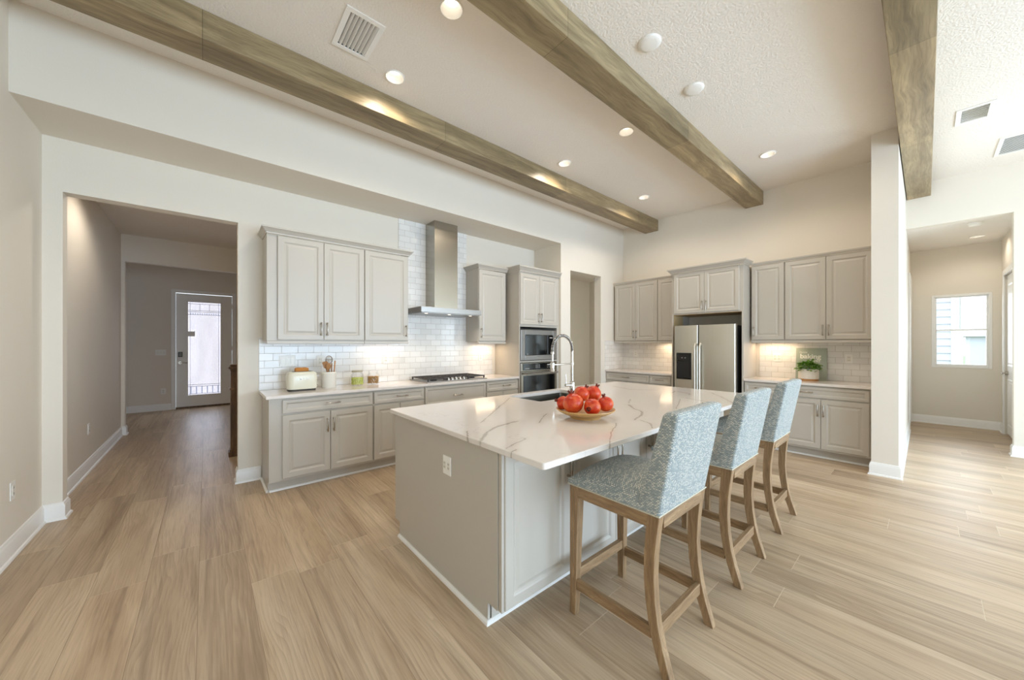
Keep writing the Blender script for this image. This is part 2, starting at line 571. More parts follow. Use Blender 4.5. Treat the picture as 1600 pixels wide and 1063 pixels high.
# ------------------------------------------------------------------ mesh helpers
class MB:
    def __init__(s, mat=None):
        s.v, s.f, s.uv = [], [], {}
        s.T = mat or Matrix.Identity(4)

    def add(s, vs, fs):
        b = len(s.v)
        s.v += [tuple(s.T @ Vector(p)) for p in vs]
        s.f += [tuple(b + i for i in q) for q in fs]
        return b

    def box(s, x0, x1, y0, y1, z0, z1):
        x0, x1 = min(x0, x1), max(x0, x1)
        y0, y1 = min(y0, y1), max(y0, y1)
        s.add([(x0, y0, z0), (x1, y0, z0), (x1, y1, z0), (x0, y1, z0), (x0, y0, z1), (x1, y0, z1), (x1, y1, z1), (x0, y1, z1)],
              [(0, 3, 2, 1), (4, 5, 6, 7), (0, 1, 5, 4), (1, 2, 6, 5), (2, 3, 7, 6), (3, 0, 4, 7)])
        return s

    def loft(s, rings, cap0=True, cap1=True, closed=True):
        n = len(rings[0])
        vs = [p for r in rings for p in r]
        fs = []
        for i in range(len(rings) - 1):
            for j in range(n if closed else n - 1):
                a, b = i * n + j, i * n + (j + 1) % n
                fs.append((a, b, b + n, a + n))
        if cap0: fs.append(tuple(reversed(range(n))))
        if cap1: fs.append(tuple(range((len(rings) - 1) * n, len(rings) * n)))
        s.add(vs, fs)
        return s

    def tube(s, pts, r, n=10, caps=True):
        pts = [Vector(p) for p in pts]
        rs = r if isinstance(r, (list, tuple)) else [r] * len(pts)
        rings = []
        up = None
        for i, p in enumerate(pts):
            d = (pts[min(i + 1, len(pts) - 1)] - pts[max(i - 1, 0)]).normalized()
            if up is None:
                up = Vector((0, 0, 1)) if abs(d.z) < 0.9 else Vector((1, 0, 0))
            u = d.cross(up)
            if u.length < 1e-6: u = d.orthogonal()
            u.normalize()
            w = u.cross(d).normalized()
            up = w
            rings.append([tuple(p + (u * math.cos(2 * PI * k / n) + w * math.sin(2 * PI * k / n)) * rs[i]) for k in range(n)])
        return s.loft(rings, caps, caps)

    def cyl(s, p0, p1, r0, r1=None, n=24):
        return s.tube([p0, p1], [r0, r0 if r1 is None else r1], n)

    def lathe(s, prof, c=(0, 0, 0), n=32, cap0=False, cap1=False, sx=1.0):
        rings = [[(c[0] + r * math.cos(2 * PI * k / n) * sx, c[1] + r * math.sin(2 * PI * k / n), c[2] + z) for k in range(n)] for r, z in prof]
        return s.loft(rings, cap0, cap1)

    def prism(s, poly, d):
        d = Vector(d)
        a = [Vector(p) for p in poly]
        return s.loft([[tuple(p) for p in a], [tuple(p + d) for p in a]])

    def sweep(s, path, prof, z0=0.0, closed=False):
        """extrude a (outward, height) profile along a plan path; outward = right of travel, mitred"""
        P = [Vector((p[0], p[1])) for p in path]
        n = len(P)
        rings = []
        for i in range(n):
            d0 = (P[i] - P[i - 1]) if (i > 0 or closed) else None
            d1 = (P[(i + 1) % n] - P[i]) if (i < n - 1 or closed) else None
            ns = []
            for d in (d0, d1):
                if d is not None:
                    d = d.normalized()
                    ns.append(Vector((d.y, -d.x)))
            if len(ns) == 2:
                m = (ns[0] + ns[1])
                m = m / max(1e-6, (1 + ns[0].dot(ns[1])))
            else:
                m = ns[0]
            rings.append([(P[i].x + m.x * o, P[i].y + m.y * o, z0 + h) for o, h in prof])
        if closed:
            rings.append(rings[0])
            return s.loft(rings, False, False)
        return s.loft(rings)

    def panel(s, x0, x1, z0, z1, y0, t=0.02, fr=0.058, raised=True, flat=False):
        """door / drawer front facing -y; back at y0, front at y0 - t"""
        prof = [(0, 0), (0, t - 0.003), (0.003, t)]
        if not flat:
            prof += [(fr - 0.006, t), (fr, t - 0.003), (fr + 0.008, t - 0.009), (fr + 0.016, t - 0.009)]
            if raised:
                prof += [(fr + 0.034, t - 0.003)]
        rings = []
        for i, d in prof:
            y = y0 - d
            rings.append([(x0 + i, y, z0 + i), (x1 - i, y, z0 + i), (x1 - i, y, z1 - i), (x0 + i, y, z1 - i)])
        return s.loft(rings)

    def build(s, name, mat, parent=None, smooth=None, bevel=0.0, bseg=2, loc=None):
        me = bpy.data.meshes.new(name)
        me.from_pydata(s.v, [], s.f)
        me.validate()
        import bmesh
        bm = bmesh.new()
        bm.from_mesh(me)
        bmesh.ops.recalc_face_normals(bm, faces=bm.faces[:])
        bm.to_mesh(me)
        bm.free()
        me.materials.append(M[mat] if isinstance(mat, str) else mat)
        if smooth is not None:
            me.shade_smooth()
            me.set_sharp_from_angle(angle=math.radians(smooth))
        o = bpy.data.objects.new(name, me)
        C.objects.link(o)
        if parent is not None: o.parent = parent
        if loc is not None: o.location = loc
        if bevel:
            b = o.modifiers.new('bevel', 'BEVEL')
            b.width = bevel
            b.segments = bseg
            b.limit_method = 'ANGLE'
            b.angle_limit = math.radians(40)
            b.harden_normals = False
        return o


def tag(o, label=None, cat=None, group=None):
    if label: o['label'] = label
    if cat: o['category'] = cat
    if group: o['group'] = group
    return o


def thing(name, label, cat, loc=(0, 0, 0), rz=0.0, group=None):
    o = bpy.data.objects.new(name, None)
    o.empty_display_size = 0.1
    C.objects.link(o)
    o.location = loc
    o.rotation_euler = (0, 0, rz)
    return tag(o, label, cat, group)


def struct(name, mb, mat, parent=None, **kw):
    o = mb.build(name, mat, parent, **kw)
    if parent is None: o['kind'] = 'structure'
    return o


def dup(root, loc, rz=None, label=None, group=None):
    r = root.copy()
    C.objects.link(r)
    r.location = loc
    if rz is not None: r.rotation_euler = (0, 0, rz)
    if label: r['label'] = label
    if group: r['group'] = group
    for ch in list(root.children):
        c = ch.copy()
        C.objects.link(c)
        c.parent = r
        for g in list(ch.children):
            d = g.copy()
            C.objects.link(d)
            d.parent = c
    return r


# ------------------------------------------------------------------ dimensions
W1, YF, XW2, XL = 4.498, 3.878, 6.217, -0.972
ZC, ZS, ZB = 3.645, 3.038, 3.45
XH = 7.60
CT0, CT1 = 0.887, 0.917

# ------------------------------------------------------------------ the room
struct('floor', MB().box(-2.4, 10.0, -5.3, 10.6, -0.12, 0.0), 'plank_floor')
CAN_R = 0.0775
CANS = [(1.245, 2.068, 'recessed ceiling light at the near end of the bay beside the middle beam'),
        (1.203, 2.908, 'recessed ceiling light just right of the square vent, beside the cooktop-side beam'),
        (3.365, 2.062, 'recessed ceiling light against the middle beam, halfway along it'),
        (3.375, 2.924, 'recessed ceiling light beside the cooktop-side beam, halfway along it'),
        (5.076, 2.809, 'recessed ceiling light nearest the far end of the cooktop-side beam'),
        (5.042, 1.215, 'recessed ceiling light alone in the bay right of the middle beam')]
HALL_CAN, ENTRY_CAN = (9.02, -0.52), (-0.40, 5.45)
VENTS = [(0.836, 2.69, 0.26, 0.40), (5.675, -0.312, 0.37, 0.235), (6.87, -0.78, 0.60, 0.50)]

def pierced_ceiling(name, x0, x1, y0, y1, z, cans, vents=(), slab=0.12):
    """ceiling sheet with real holes for the recessed lights and vents, under a slab"""
    import bmesh
    bm = bmesh.new()
    edges = []
    def loop(pts):
        vs = [bm.verts.new((p[0], p[1], z)) for p in pts]
        for a, b in zip(vs, vs[1:] + vs[:1]): edges.append(bm.edges.new((a, b)))
    loop([(x0, y0), (x1, y0), (x1, y1), (x0, y1)])
    for cx, cy in cans:
        loop([(cx + CAN_R * 0.9 * math.cos(2 * PI * k / 40), cy + CAN_R * 0.9 * math.sin(2 * PI * k / 40)) for k in range(40)])
    for cx, cy, lx, ly in vents:
        a, b = lx / 2 - 0.02, ly / 2 - 0.02
        loop([(cx - a, cy - b), (cx + a, cy - b), (cx + a, cy + b), (cx - a, cy + b)])
    bmesh.ops.triangle_fill(bm, use_beauty=True, use_dissolve=False, edges=edges)
    bm.normal_update()
    vs = [tuple(v.co) for v in bm.verts]
    bm.verts.index_update()
    fs = [tuple(v.index for v in f.verts) for f in bm.faces]
    bm.free()
    m = MB()
    m.add(vs, fs)
    m.box(x0, x1, y0, y1, z + slab, z + slab + 0.1)
    for xa, xb, ya, yb in ((x0, x0 + 0.01, y0, y1), (x1 - 0.01, x1, y0, y1), (x0, x1, y0, y0 + 0.01), (x0, x1, y1 - 0.01, y1)):
        m.box(xa, xb, ya, yb, z + 0.0005, z + slab)
    struct(name, m, 'paint_ceiling')

pierced_ceiling('ceiling', XL - 0.12, XH + 0.12, -5.3, YF + 0.12, ZC, [(x, y) for x, y, _ in CANS], VENTS)
# dropped soffit over the cooktop wall
sf = MB().box(XL, 4.385, YF, 4.62, ZS, ZS + 0.1).box(XL, 4.385, YF, YF + 0.1, ZS + 0.1, ZC + 0.05)
struct('ceiling_soffit', sf, 'paint_wall')
struct('wall_left', MB().box(XL - 0.12, XL, -5.3, 4.62, 0, ZC + 0.02), 'paint_wall')
# cooktop wall with the entry hall opening
ox0, ox1, oz = -0.869, 0.243, 2.616
wb = MB().box(XL, ox0, W1, 4.62, 0, ZS + 0.02).box(ox1, 4.5, W1, 4.62, 0, ZS + 0.02).box(ox0, ox1, W1, 4.62, oz, ZS + 0.02)
struct('wall_back', wb, 'paint_wall')
# pantry wall, flush with the soffit
px0, px1, pz = 4.624, 5.48, 2.63
wp = MB().box(4.385, px0, YF, 4.02, 0, ZC + 0.02).box(px1, XW2, YF, 4.02, 0, ZC + 0.02).box(px0, px1, YF, 4.02, pz, ZC + 0.02)
wp.box(4.385, 4.505, 4.02, 4.62, 0, ZS + 0.02)
struct('wall_pantry', wp, 'paint_wall')
struct('wall_pantry_rear', MB().box(4.385, 7.2, 5.35, 5.45, 0, 2.9), 'paint_wall')
struct('wall_pantry_side', MB().box(4.385, 4.505, 4.62, 5.35, 0, 2.9).box(7.1, 7.2, 4.02, 5.35, 0, 2.9), 'paint_wall')
struct('ceiling_pantry', MB().box(4.51, 7.2, 4.02, 5.45, 2.9, 3.0), 'paint_ceiling')
struct('wall_right', MB().box(XW2, XW2 + 0.12, 0.38, 4.02, 0, ZC + 0.02), 'paint_wall')
struct('wall_wing', MB().box(5.415, 9.9, 0.18, 0.38, 0, ZC + 0.02), 'paint_wall')
wh = MB().box(XH, XH + 0.12, -0.715, 0.18, ZS, ZC + 0.02).box(XH, XH + 0.12, -1.8, -0.715, 0, ZC + 0.02)
wh.box(XH, XH + 0.12, -5.3, -4.4, 0, ZC + 0.02).box(XH, XH + 0.12, -4.4, -1.8, 0, 0.6).box(XH, XH + 0.12, -4.4, -1.8, 2.5, ZC + 0.02)
struct('wall_hall', wh, 'paint_wall')
pierced_ceiling('ceiling_hall', XH + 0.12, 9.9, -0.92, 0.18, 3.06, [HALL_CAN])
struct('wall_hall_right', MB().box(XH + 0.12, 8.42, -0.92, -0.80, 0, 3.06).box(9.36, 9.9, -0.92, -0.80, 0, 3.06).box(8.42, 9.36, -0.92, -0.80, 2.46, 3.06).box(8.42, 9.36, -0.925, -0.87, 0, 2.46), 'paint_wall')
hw = MB().box(9.70, 9.82, -0.80, -0.71, 0, 3.06).box(9.70, 9.82, -0.07, 0.18, 0, 3.06)
hw.box(9.70, 9.82, -0.71, -0.07, 0, 0.99).box(9.70, 9.82, -0.71, -0.07, 2.245, 3.06)
struct('wall_hall_end', hw, 'paint_wall')
# rear wall of the great room, behind the camera, with glass doors
wr = MB().box(XL, 0.1, -5.3, -5.18, 0, ZC).box(6.3, XH, -5.3, -5.18, 0, ZC).box(0.1, 6.3, -5.3, -5.18, 2.6, ZC)
struct('wall_rear', wr, 'paint_wall')
gd = MB()
for i in range(5):
    x = 0.1 + 1.55 * i
    gd.box(x - 0.04 if i else x, x + 0.04 if i < 4 else x, -5.27, -5.21, 0, 2.6)
gd.box(0.1, 6.3, -5.27, -5.21, 2.52, 2.6).box(0.1, 6.3, -5.27, -5.21, 0, 0.08)
d3 = struct('door_3', gd, 'paint_trim')
gw = MB().box(XH + 0.03, XH + 0.09, -4.4, -4.34, 0.6, 2.5).box(XH + 0.03, XH + 0.09, -1.86, -1.8, 0.6, 2.5).box(XH + 0.03, XH + 0.09, -3.13, -3.07, 0.6, 2.5)
gw.box(XH + 0.03, XH + 0.09, -4.4, -1.8, 0.6, 0.66).box(XH + 0.03, XH + 0.09, -4.4, -1.8, 2.44, 2.5)
struct('window_2', gw, 'paint_trim')
# entry hall beyond the left opening
struct('wall_entry_left', MB().box(-1.10, -0.985, 4.62, 8.0, 0, 3.08), 'paint_wall')
eh = MB().box(-1.10, -0.944, 8.0, 8.12, 0, 3.08).box(-0.944, 2.1, 8.0, 8.12, 2.666, 3.08)
struct('wall_entry_header', eh, 'paint_wall')
struct('wall_entry_right', MB().box(2.1, 2.2, 4.62, 10.56, 0, 3.08), 'paint_wall')
struct('wall_foyer_left', MB().box(-2.3, -2.2, 8.0, 10.56, 0, 3.08).box(-2.2, -1.10, 8.0, 8.12, 0, 3.08), 'paint_wall')
pierced_ceiling('ceiling_entry', -2.3, 2.2, 4.62, 10.56, 3.08, [ENTRY_CAN])
fe = MB().box(-2.2, -0.50, 10.44, 10.56, 0, 3.08).box(0.467, 2.1, 10.44, 10.56, 0, 3.08).box(-0.50, 0.467, 10.44, 10.56, 2.50, 3.08)
struct('wall_entry_end', fe, 'paint_wall')

# tiled backsplashes
tb = MB().box(0.415, 3.45, W1 - 0.010, W1, CT1, 1.46).box(1.905, 2.957, W1 - 0.010, W1, 1.46, ZS)
struct('wall_backsplash', tb, 'tile_back')
tr = MB().box(XW2 - 0.010, XW2, 2.66, YF, CT1, 1.46).box(XW2 - 0.010, XW2, 0.38, 1.60, CT1, 1.46)
struct('wall_backsplash_right', tr, 'tile_right')
struct('wall_backsplash_return', MB().box(5.60, XW2 - 0.010, YF - 0.010, YF, CT1, 1.46), 'tile_back')

# baseboards
BB = [(0, 0), (0.027, 0), (0.027, 0.006), (0.022, 0.016), (0.015, 0.020), (0.015, 0.108), (0.012, 0.116), (0.009, 0.120), (0.007, 0.132), (0, 0.136)]
def base(name, path):
    struct(name, MB().sweep(path, BB), 'paint_trim', smooth=30)
base('baseboard_left', [(XL, -5.18), (XL, W1), (ox0, W1), (ox0, 4.62), (-0.985, 4.62), (-0.985, 8.0), (-0.944, 8.0), (-0.944, 8.12), (-2.2, 8.12), (-2.2, 10.44), (-0.555, 10.44)])
base('baseboard_back', [(2.1, 4.62), (ox1, 4.62), (ox1, W1), (0.43, W1)])
base('baseboard_pantry', [(4.385, YF), (px0, YF), (px0, 4.02), (4.505, 4.02)])
base('baseboard_pantry_right', [(px1, 4.02), (px1, YF), (5.70, YF)])
base('baseboard_right', [(5.68, 0.38), (5.415, 0.38), (5.415, 0.18), (8.62, 0.18)])
base('baseboard_hall', [(9.70, 0.18), (9.70, -0.80), (9.40, -0.80)])
base('baseboard_hall_right', [(8.36, -0.80), (XH + 0.12, -0.80), (XH + 0.12, -0.715), (XH, -0.715), (XH, -5.18)])

# ------------------------------------------------------------------ ceiling beams
BM = [('ceiling_beam', 3.160, 3.410, XL + 0.001, XW2, 'stained wood ceiling beam nearest the cooktop wall soffit'),
      ('ceiling_beam', 1.556, 1.786, XL + 0.001, XW2, 'stained wood ceiling beam in the middle, running above the island'),
      ('ceiling_beam', -0.050, 0.172, XL + 0.001, XH, 'stained wood ceiling beam that meets the white wing wall beside the hall')]
for nm, y0, y1, x0, x1, lb in BM:
    o = MB().box(x0, x1, y0, y1, ZB, ZC).build(nm, 'beam_wood', None, bevel=0.004)
    tag(o, lb, 'beam', 'wooden ceiling beams')

# ------------------------------------------------------------------ ceiling lights, vents, plates
def make_downlight(label, loc, grp, power, r=0.078):
    t = thing('recessed_light', label, 'light', loc, 0, grp)
    MB().lathe([(r, 0.0), (r, -0.006), (r * 0.93, -0.010), (r * 0.86, -0.006), (r * 0.84, 0.0)], n=40).build('trim_ring', 'white_plastic', t, smooth=50)
    MB().lathe([(r * 0.84, -0.001), (r * 0.62, 0.050), (r * 0.60, 0.052)], n=40, cap1=False).build('baffle', 'white_plastic', t, smooth=50)
    MB().lathe([(r * 0.60, 0.048), (r * 0.3, 0.044), (0.001, 0.043)], n=32).build('lens', 'lamp_lens', t, smooth=60)
    l = spot('downlight_lamp', (0, 0, -0.03), power, WARM, 160, 0.6, r=0.06)
    l.parent = t
    return t
for x, y, lb in CANS:
    make_downlight(lb, (x, y, ZC), 'kitchen recessed ceiling lights', 26)
make_downlight('bright recessed light in the lowered ceiling of the right hall', (9.02, -0.52, 3.06), None, 8)
make_downlight('recessed light in the entry hall ceiling behind the left opening', (-0.40, 5.45, 3.08), None, 30)

for (x, y), lb in (((2.507, 1.342), 'round white blank ceiling plate right of the middle beam, the nearer of two'),
                   ((3.255, 1.330), 'round white blank ceiling plate right of the middle beam, the farther of two')):
    o = MB().lathe([(0.082, 0), (0.082, -0.006), (0.074, -0.014), (0.05, -0.019), (0.001, -0.021)], n=40).build('ceiling_cover_plate', 'white_plastic', None, smooth=50, loc=(x, y, ZC))
    tag(o, lb, 'ceiling plate', 'round ceiling plates')

def make_vent(label, cx, cy, lx, ly, nslat, along, dark, mid=False, lean=1):
    t = thing('ceiling_vent', label, 'vent', (cx, cy, ZC), 0, None)
    fr = 0.035
    hx, hy = lx / 2, ly / 2
    m = MB()
    m.box(-hx, hx, -hy, -hy + fr, -0.008, 0).box(-hx, hx, hy - fr, hy, -0.008, 0)
    m.box(-hx, -hx + fr, -hy + fr, hy - fr, -0.008, 0).box(hx - fr, hx, -hy + fr, hy - fr, -0.008, 0)
    if mid: m.box(-hx + fr, hx - fr, -0.008, 0.008, -0.008, 0)
    m.build('frame', 'white_plastic', t, bevel=0.002)
    db = MB()
    a_, b_ = hx - 0.021, hy - 0.021
    db.box(-a_, a_, -b_, b_, 0.085, 0.09).box(-a_, -a_ + 0.002, -b_, b_, 0, 0.085).box(a_ - 0.002, a_, -b_, b_, 0, 0.085).box(-a_, a_, -b_, -b_ + 0.002, 0, 0.085).box(-a_, a_, b_ - 0.002, b_, 0, 0.085)
    db.build('duct_opening', dark, t)
    for i in range(nslat):
        q = MB()
        x = -hx + fr + (lx - 2 * fr) * (i + 0.5) / nslat
        p_ = (lx - 2 * fr) / nslat
        if mid:
            q.box(x - p_ * 0.12, x + p_ * 0.12, -hy + fr, hy - fr, -0.006, -0.002)
        else:
            a_, b_ = (-0.30 * p_, 0.32 * p_) if lean > 0 else (0.36 * p_, -0.30 * p_)
            q.prism([(x + a_, -hy + fr, 0.012), (x + a_ + 0.0025, -hy + fr, 0.012), (x + b_ + 0.0025, -hy + fr, -0.008), (x + b_, -hy + fr, -0.008)], (0, ly - 2 * fr, 0))
        q.build('slat', 'white_plastic', t)
    return t
make_vent('square white louvred ceiling vent left of the two near downlights', 0.836, 2.69, 0.26, 0.40, 7, 'y', 'dark_slot')
make_vent('small white louvred ceiling vent right of the wing wall beam', 5.675, -0.312, 0.37, 0.235, 7, 'y', 'white_plastic', False, -1)
make_vent('large white return grille with black gaps at right edge of ceiling', 6.87, -0.78, 0.60, 0.50, 16, 'y', 'black_matte', True)

t = thing('smoke_detector', 'round white smoke detector on the right hall ceiling', 'smoke detector', (8.02, -0.45, 3.06))
MB().lathe([(0.07, 0), (0.07, -0.012), (0.062, -0.03), (0.05, -0.036), (0.001, -0.038)], n=36).build('housing', 'white_plastic', t, smooth=50)
MB().lathe([(0.078, 0), (0.078, -0.006), (0.07, -0.008)], n=36).build('mounting_ring', 'white_plastic', t, smooth=50)

# ------------------------------------------------------------------ doors and windows of the setting
dr = MB()
# door slab with a lite opening
x0, x1, z0, z1 = -0.49, 0.457, 0.035, 2.488
gx0, gx1, gz0, gz1 = -0.300, 0.253, 0.277, 2.314
dr.box(x0, gx0, 10.455, 10.50, z0, z1).box(gx1, x1, 10.455, 10.50, z0, z1).box(gx0, gx1, 10.455, 10.50, z0, gz0).box(gx0, gx1, 10.455, 10.50, gz1, z1)
d1 = struct('door_1', dr, 'paint_trim')
def child(name, mb, mat, parent, **kw):
    return mb.build(name, mat, parent, **kw)
fm = MB()
for a, b, c_, d_ in ((gx0 - 0.035, gx0 + 0.004, gz0 - 0.035, gz1 + 0.035), (gx1 - 0.004, gx1 + 0.035, gz0 - 0.035, gz1 + 0.035)):
    fm.box(a, b, 10.440, 10.455, c_, d_)
fm.box(gx0, gx1, 10.440, 10.455, gz0 - 0.035, gz0 + 0.004).box(gx0, gx1, 10.440, 10.455, gz1 - 0.004, gz1 + 0.035)
child('glass_frame', fm, 'paint_trim', d1, bevel=0.003)
child('glass_pane', MB().box(gx0, gx1, 10.470, 10.478, gz0, gz1), 'frosted_glass', d1)
cm = MB()
yc0, yc1 = 10.464, 10.470
for z in (2.275, 2.13, 2.10, 2.04, 0.50, 0.46, 0.30):
    cm.box(gx0, gx1, yc0, yc1, z - 0.004, z + 0.004)
for x in (gx0 + 0.035, gx1 - 0.035):
    cm.box(x - 0.003, x + 0.003, yc0, yc1, gz0, gz1)
for i in range(3):
    x = gx0 + 0.035 + (gx1 - gx0 - 0.07) * i / 3.0
    cm.box(x - 0.003, x + 0.003, yc0, yc1, 2.13, 2.275)
bv = MB()
for i in range(13):
    x = gx0 + 0.045 + (gx1 - gx0 - 0.09) * i / 12
    bv.box(x - 0.008, x + 0.008, yc0, yc1, 2.045, 2.075)
for i in range(6):
    x = gx0 + 0.05 + (gx1 - gx0 - 0.10) * i / 5
    bv.box(x - 0.012, x + 0.012, yc0, yc1, 0.305, 0.455)
child('leaded_came', cm, 'came_lead', d1)
tag(child('bevelled_glass', bv, 'backlit_bevel_glass', d1), 'bevelled glass pieces with a bluish backlight glow put into their colour')
child('glass_tag', MB().box(gx0 - 0.004, gx0 + 0.115, 10.452, 10.462, 1.56, 1.67), 'paint_trim', d1)
lk = MB().box(-0.455, -0.385, 10.435, 10.455, 1.115, 1.225)
child('keypad_lock', lk, 'black_gloss', d1, bevel=0.008)
lv = MB().cyl((-0.42, 10.455, 0.99), (-0.42, 10.425, 0.99), 0.032).tube([(-0.42, 10.41, 0.99), (-0.36, 10.405, 0.99), (-0.31, 10.41, 0.985)], 0.009).cyl((-0.42, 10.43, 0.99), (-0.42, 10.405, 0.99), 0.011)
child('lever_handle', lv, 'nickel', d1, smooth=40)
for z in (0.35, 1.30, 2.25):
    child('hinge', MB().cyl((0.461, 10.449, z - 0.05), (0.461, 10.449, z + 0.05), 0.007, n=10), 'nickel', d1)
cs = [(0, 0), (0.062, 0), (0.062, 0.010), (0.045, 0.018), (0.008, 0.018), (0, 0.012)]
tm = MB().box(-0.562, -0.49, 10.42, 10.44, 0, 2.56).box(0.457, 0.529, 10.42, 10.44, 0, 2.56).box(-0.49, 0.457, 10.42, 10.44, 2.492, 2.56)
struct('trim_1', tm, 'paint_trim', bevel=0.004)
struct('trim_2', MB().box(-0.49, 0.457, 10.44, 10.56, 0, 0.033), 'newel_wood')

# hall window
wf = MB()
y0, y1, z0, z1 = -0.71, -0.07, 0.99, 2.245
def rect_frame(m, xa, xb, ya, yb, za, zb, w):
    m.box(xa, xb, ya, ya + w, za, zb).box(xa, xb, yb - w, yb, za, zb)
    m.box(xa, xb, ya + w, yb - w, za, za + w).box(xa, xb, ya + w, yb - w, zb - w, zb)
rect_frame(wf, 9.692, 9.79, y0, y1, z0, z1, 0.035)
w1 = struct('window_1', wf, 'paint_trim', bevel=0.003)
sa = MB(); rect_frame(sa, 9.742, 9.772, y0 + 0.035, y1 - 0.035, 1.62, z1 - 0.035, 0.022)
child('upper_sash', sa, 'paint_trim', w1, bevel=0.002)
sb = MB(); rect_frame(sb, 9.712, 9.742, y0 + 0.035, y1 - 0.035, z0 + 0.035, 1.645, 0.024)
child('lower_sash', sb, 'paint_trim', w1, bevel=0.002)
child('window_pane', MB().box(9.755, 9.759, y0 + 0.05, y1 - 0.05, 1.63, z1 - 0.05), 'window_glass', w1)
child('window_pane', MB().box(9.725, 9.729, y0 + 0.05, y1 - 0.05, z0 + 0.05, 1.63), 'window_glass', w1)
child('sash_mullion', MB().box(9.750, 9.764, -0.388, -0.380, 1.65, z1 - 0.055), 'mark_grey', w1)

# hall door on the right and casing of another on the left
d2m = MB(Matrix.Translation((9.35, -0.858, 0)) @ Matrix.Rotation(PI, 4, 'Z'))
d2m.box(0, 0.92, -0.036, -0.001, 0.02, 2.44)
d2 = struct('door_2', d2m, 'paint_trim')
for za, zb in ((0.16, 0.86), (1.06, 2.30)):
    pm = MB(Matrix.Translation((9.35, -0.858, 0)) @ Matrix.Rotation(PI, 4, 'Z'))
    pm.panel(0.14, 0.78, za, zb, -0.034, 0.014, 0.02)
    child('door_panel', pm, 'paint_trim', d2)
hm = MB().cyl((9.275, -0.822, 0.95), (9.275, -0.795, 0.95), 0.03).cyl((9.275, -0.80, 0.95), (9.275, -0.765, 0.95), 0.010).tube([(9.275, -0.765, 0.95), (9.20, -0.755, 0.95), (9.14, -0.76, 0.945)], 0.010)
child('lever_handle', hm, 'nickel', d2, smooth=40)
struct('trim_3', MB().box(8.35, 8.43, -0.80, -0.782, 0, 2.53).box(9.35, 9.43, -0.80, -0.782, 0, 2.53).box(8.43, 9.35, -0.80, -0.782, 2.45, 2.53), 'paint_trim', bevel=0.004)
struct('trim_4', MB().box(8.64, 8.72, 0.160, 0.18, 0, 2.55).box(9.60, 9.68, 0.160, 0.18, 0, 2.55).box(8.72, 9.60, 0.160, 0.18, 2.47, 2.55), 'paint_trim', bevel=0.004)
struct('door_4', MB().box(8.72, 9.60, 0.168, 0.18, 0.02, 2.47), 'paint_trim')

# outside the hall window
h = thing('neighbour_house', 'pale lap-sided house seen through the hall window', 'house', (17.0, 0, 0))
MB().box(0, 6, -0.62, 7, -0.3, 3.35).build('wall', 'siding', h)
sd = MB()
for i in range(16):
    sd.prism([(-0.001, -0.62, -0.2 + i * 0.22), (-0.035, -0.62, -0.2 + i * 0.22), (-0.001, -0.62, 0.0 + i * 0.22)], (0, 7.5, 0))
sd.build('lap_siding', 'siding', h)
MB().box(-0.06, 0.10, -0.72, -0.50, -0.3, 3.35).build('corner_board', 'paint_trim', h)
MB().prism([(-0.4, -0.95, 3.35), (6.4, -0.95, 3.35), (3.0, -0.95, 5.0)], (0, 8, 0)).build('roof', 'road', h)
h2 = thing('distant_house', 'small far house beyond the hall window at right', 'house', (40.0, -5.2, 0))
MB().box(0, 4, -3.0, 3.2, -0.3, 1.9).build('wall', 'siding', h2)
MB().prism([(-0.4, -3.4, 1.9), (4.4, -3.4, 1.9), (2.0, -3.4, 3.4)], (0, 7, 0)).build('roof', 'mark_grey', h2)
g = MB().box(10.2, 80, -40, 40, -0.45, -0.3).build('lawn', 'lawn')
g['kind'] = 'structure'

# newel post
t = thing('newel_post', 'dark stained wooden newel post behind the opening jamb', 'newel post', (0.285, 5.66, 0))
MB().box(-0.055, 0.055, -0.055, 0.055, 0.09, 1.06).build('post', 'newel_wood', t, bevel=0.004)
MB().box(-0.075, 0.22, -0.075, 0.075, 0.0, 0.06).box(-0.064, 0.22, -0.064, 0.064, 0.06, 0.09).build('plinth', 'newel_wood', t, bevel=0.006)
MB().box(-0.066, 0.066, -0.066, 0.066, 0.83, 0.85).build('collar', 'newel_wood', t, bevel=0.003)
MB().box(-0.062, 0.062, -0.062, 0.062, 1.06, 1.085).box(-0.078, 0.078, -0.078, 0.078, 1.085, 1.115).box(-0.06, 0.06, -0.06, 0.06, 1.115, 1.14).build('cap', 'newel_wood', t, bevel=0.006)
MB().box(0.055, 1.80, -0.03, 0.03, 0.90, 0.96).build('handrail', 'newel_wood', t, bevel=0.008)

# ------------------------------------------------------------------ cabinets
def pull(parent, x, z, vert, L=0.135, y=-0.02, mat='nickel'):
    m = MB()
    pts = []
    n = 9
    for i in range(n):
        s_ = -L / 2 + L * i / (n - 1)
        k = 1 - (2 * s_ / L) ** 2
        dy = y - 0.024 - 0.010 * k
        pts.append((x, dy, z + s_) if vert else (x + s_, dy, z))
    rs = [0.0075 if i in (0, n - 1) else 0.0055 + 0.001 * abs(2 * i / (n - 1) - 1) for i in range(n)]
    m.tube(pts, rs, 8)
    for e in (-1, 1):
        s_ = e * (L / 2 - 0.012)
        a = (x, y, z + s_) if vert else (x + s_, y, z)
        b = (x, y - 0.028, z + s_) if vert else (x + s_, y - 0.028, z)
        m.cyl(a, b, 0.008, 0.006, 8)
    return m.build('handle', mat, parent, smooth=50)


def front(t, kind, x0, x1, z0, z1, handle=None, mat='paint_cabinet'):
    """handle: (x, z, vertical)"""
    name = 'door' if kind == 'door' else 'drawer'
    fr = 0.056 if kind == 'door' else 0.034
    o = MB().panel(x0, x1, z0, z1, 0.0, 0.02, fr, raised=(kind == 'door')).build(name, mat, t)
    if handle: pull(o, *handle)
    return o


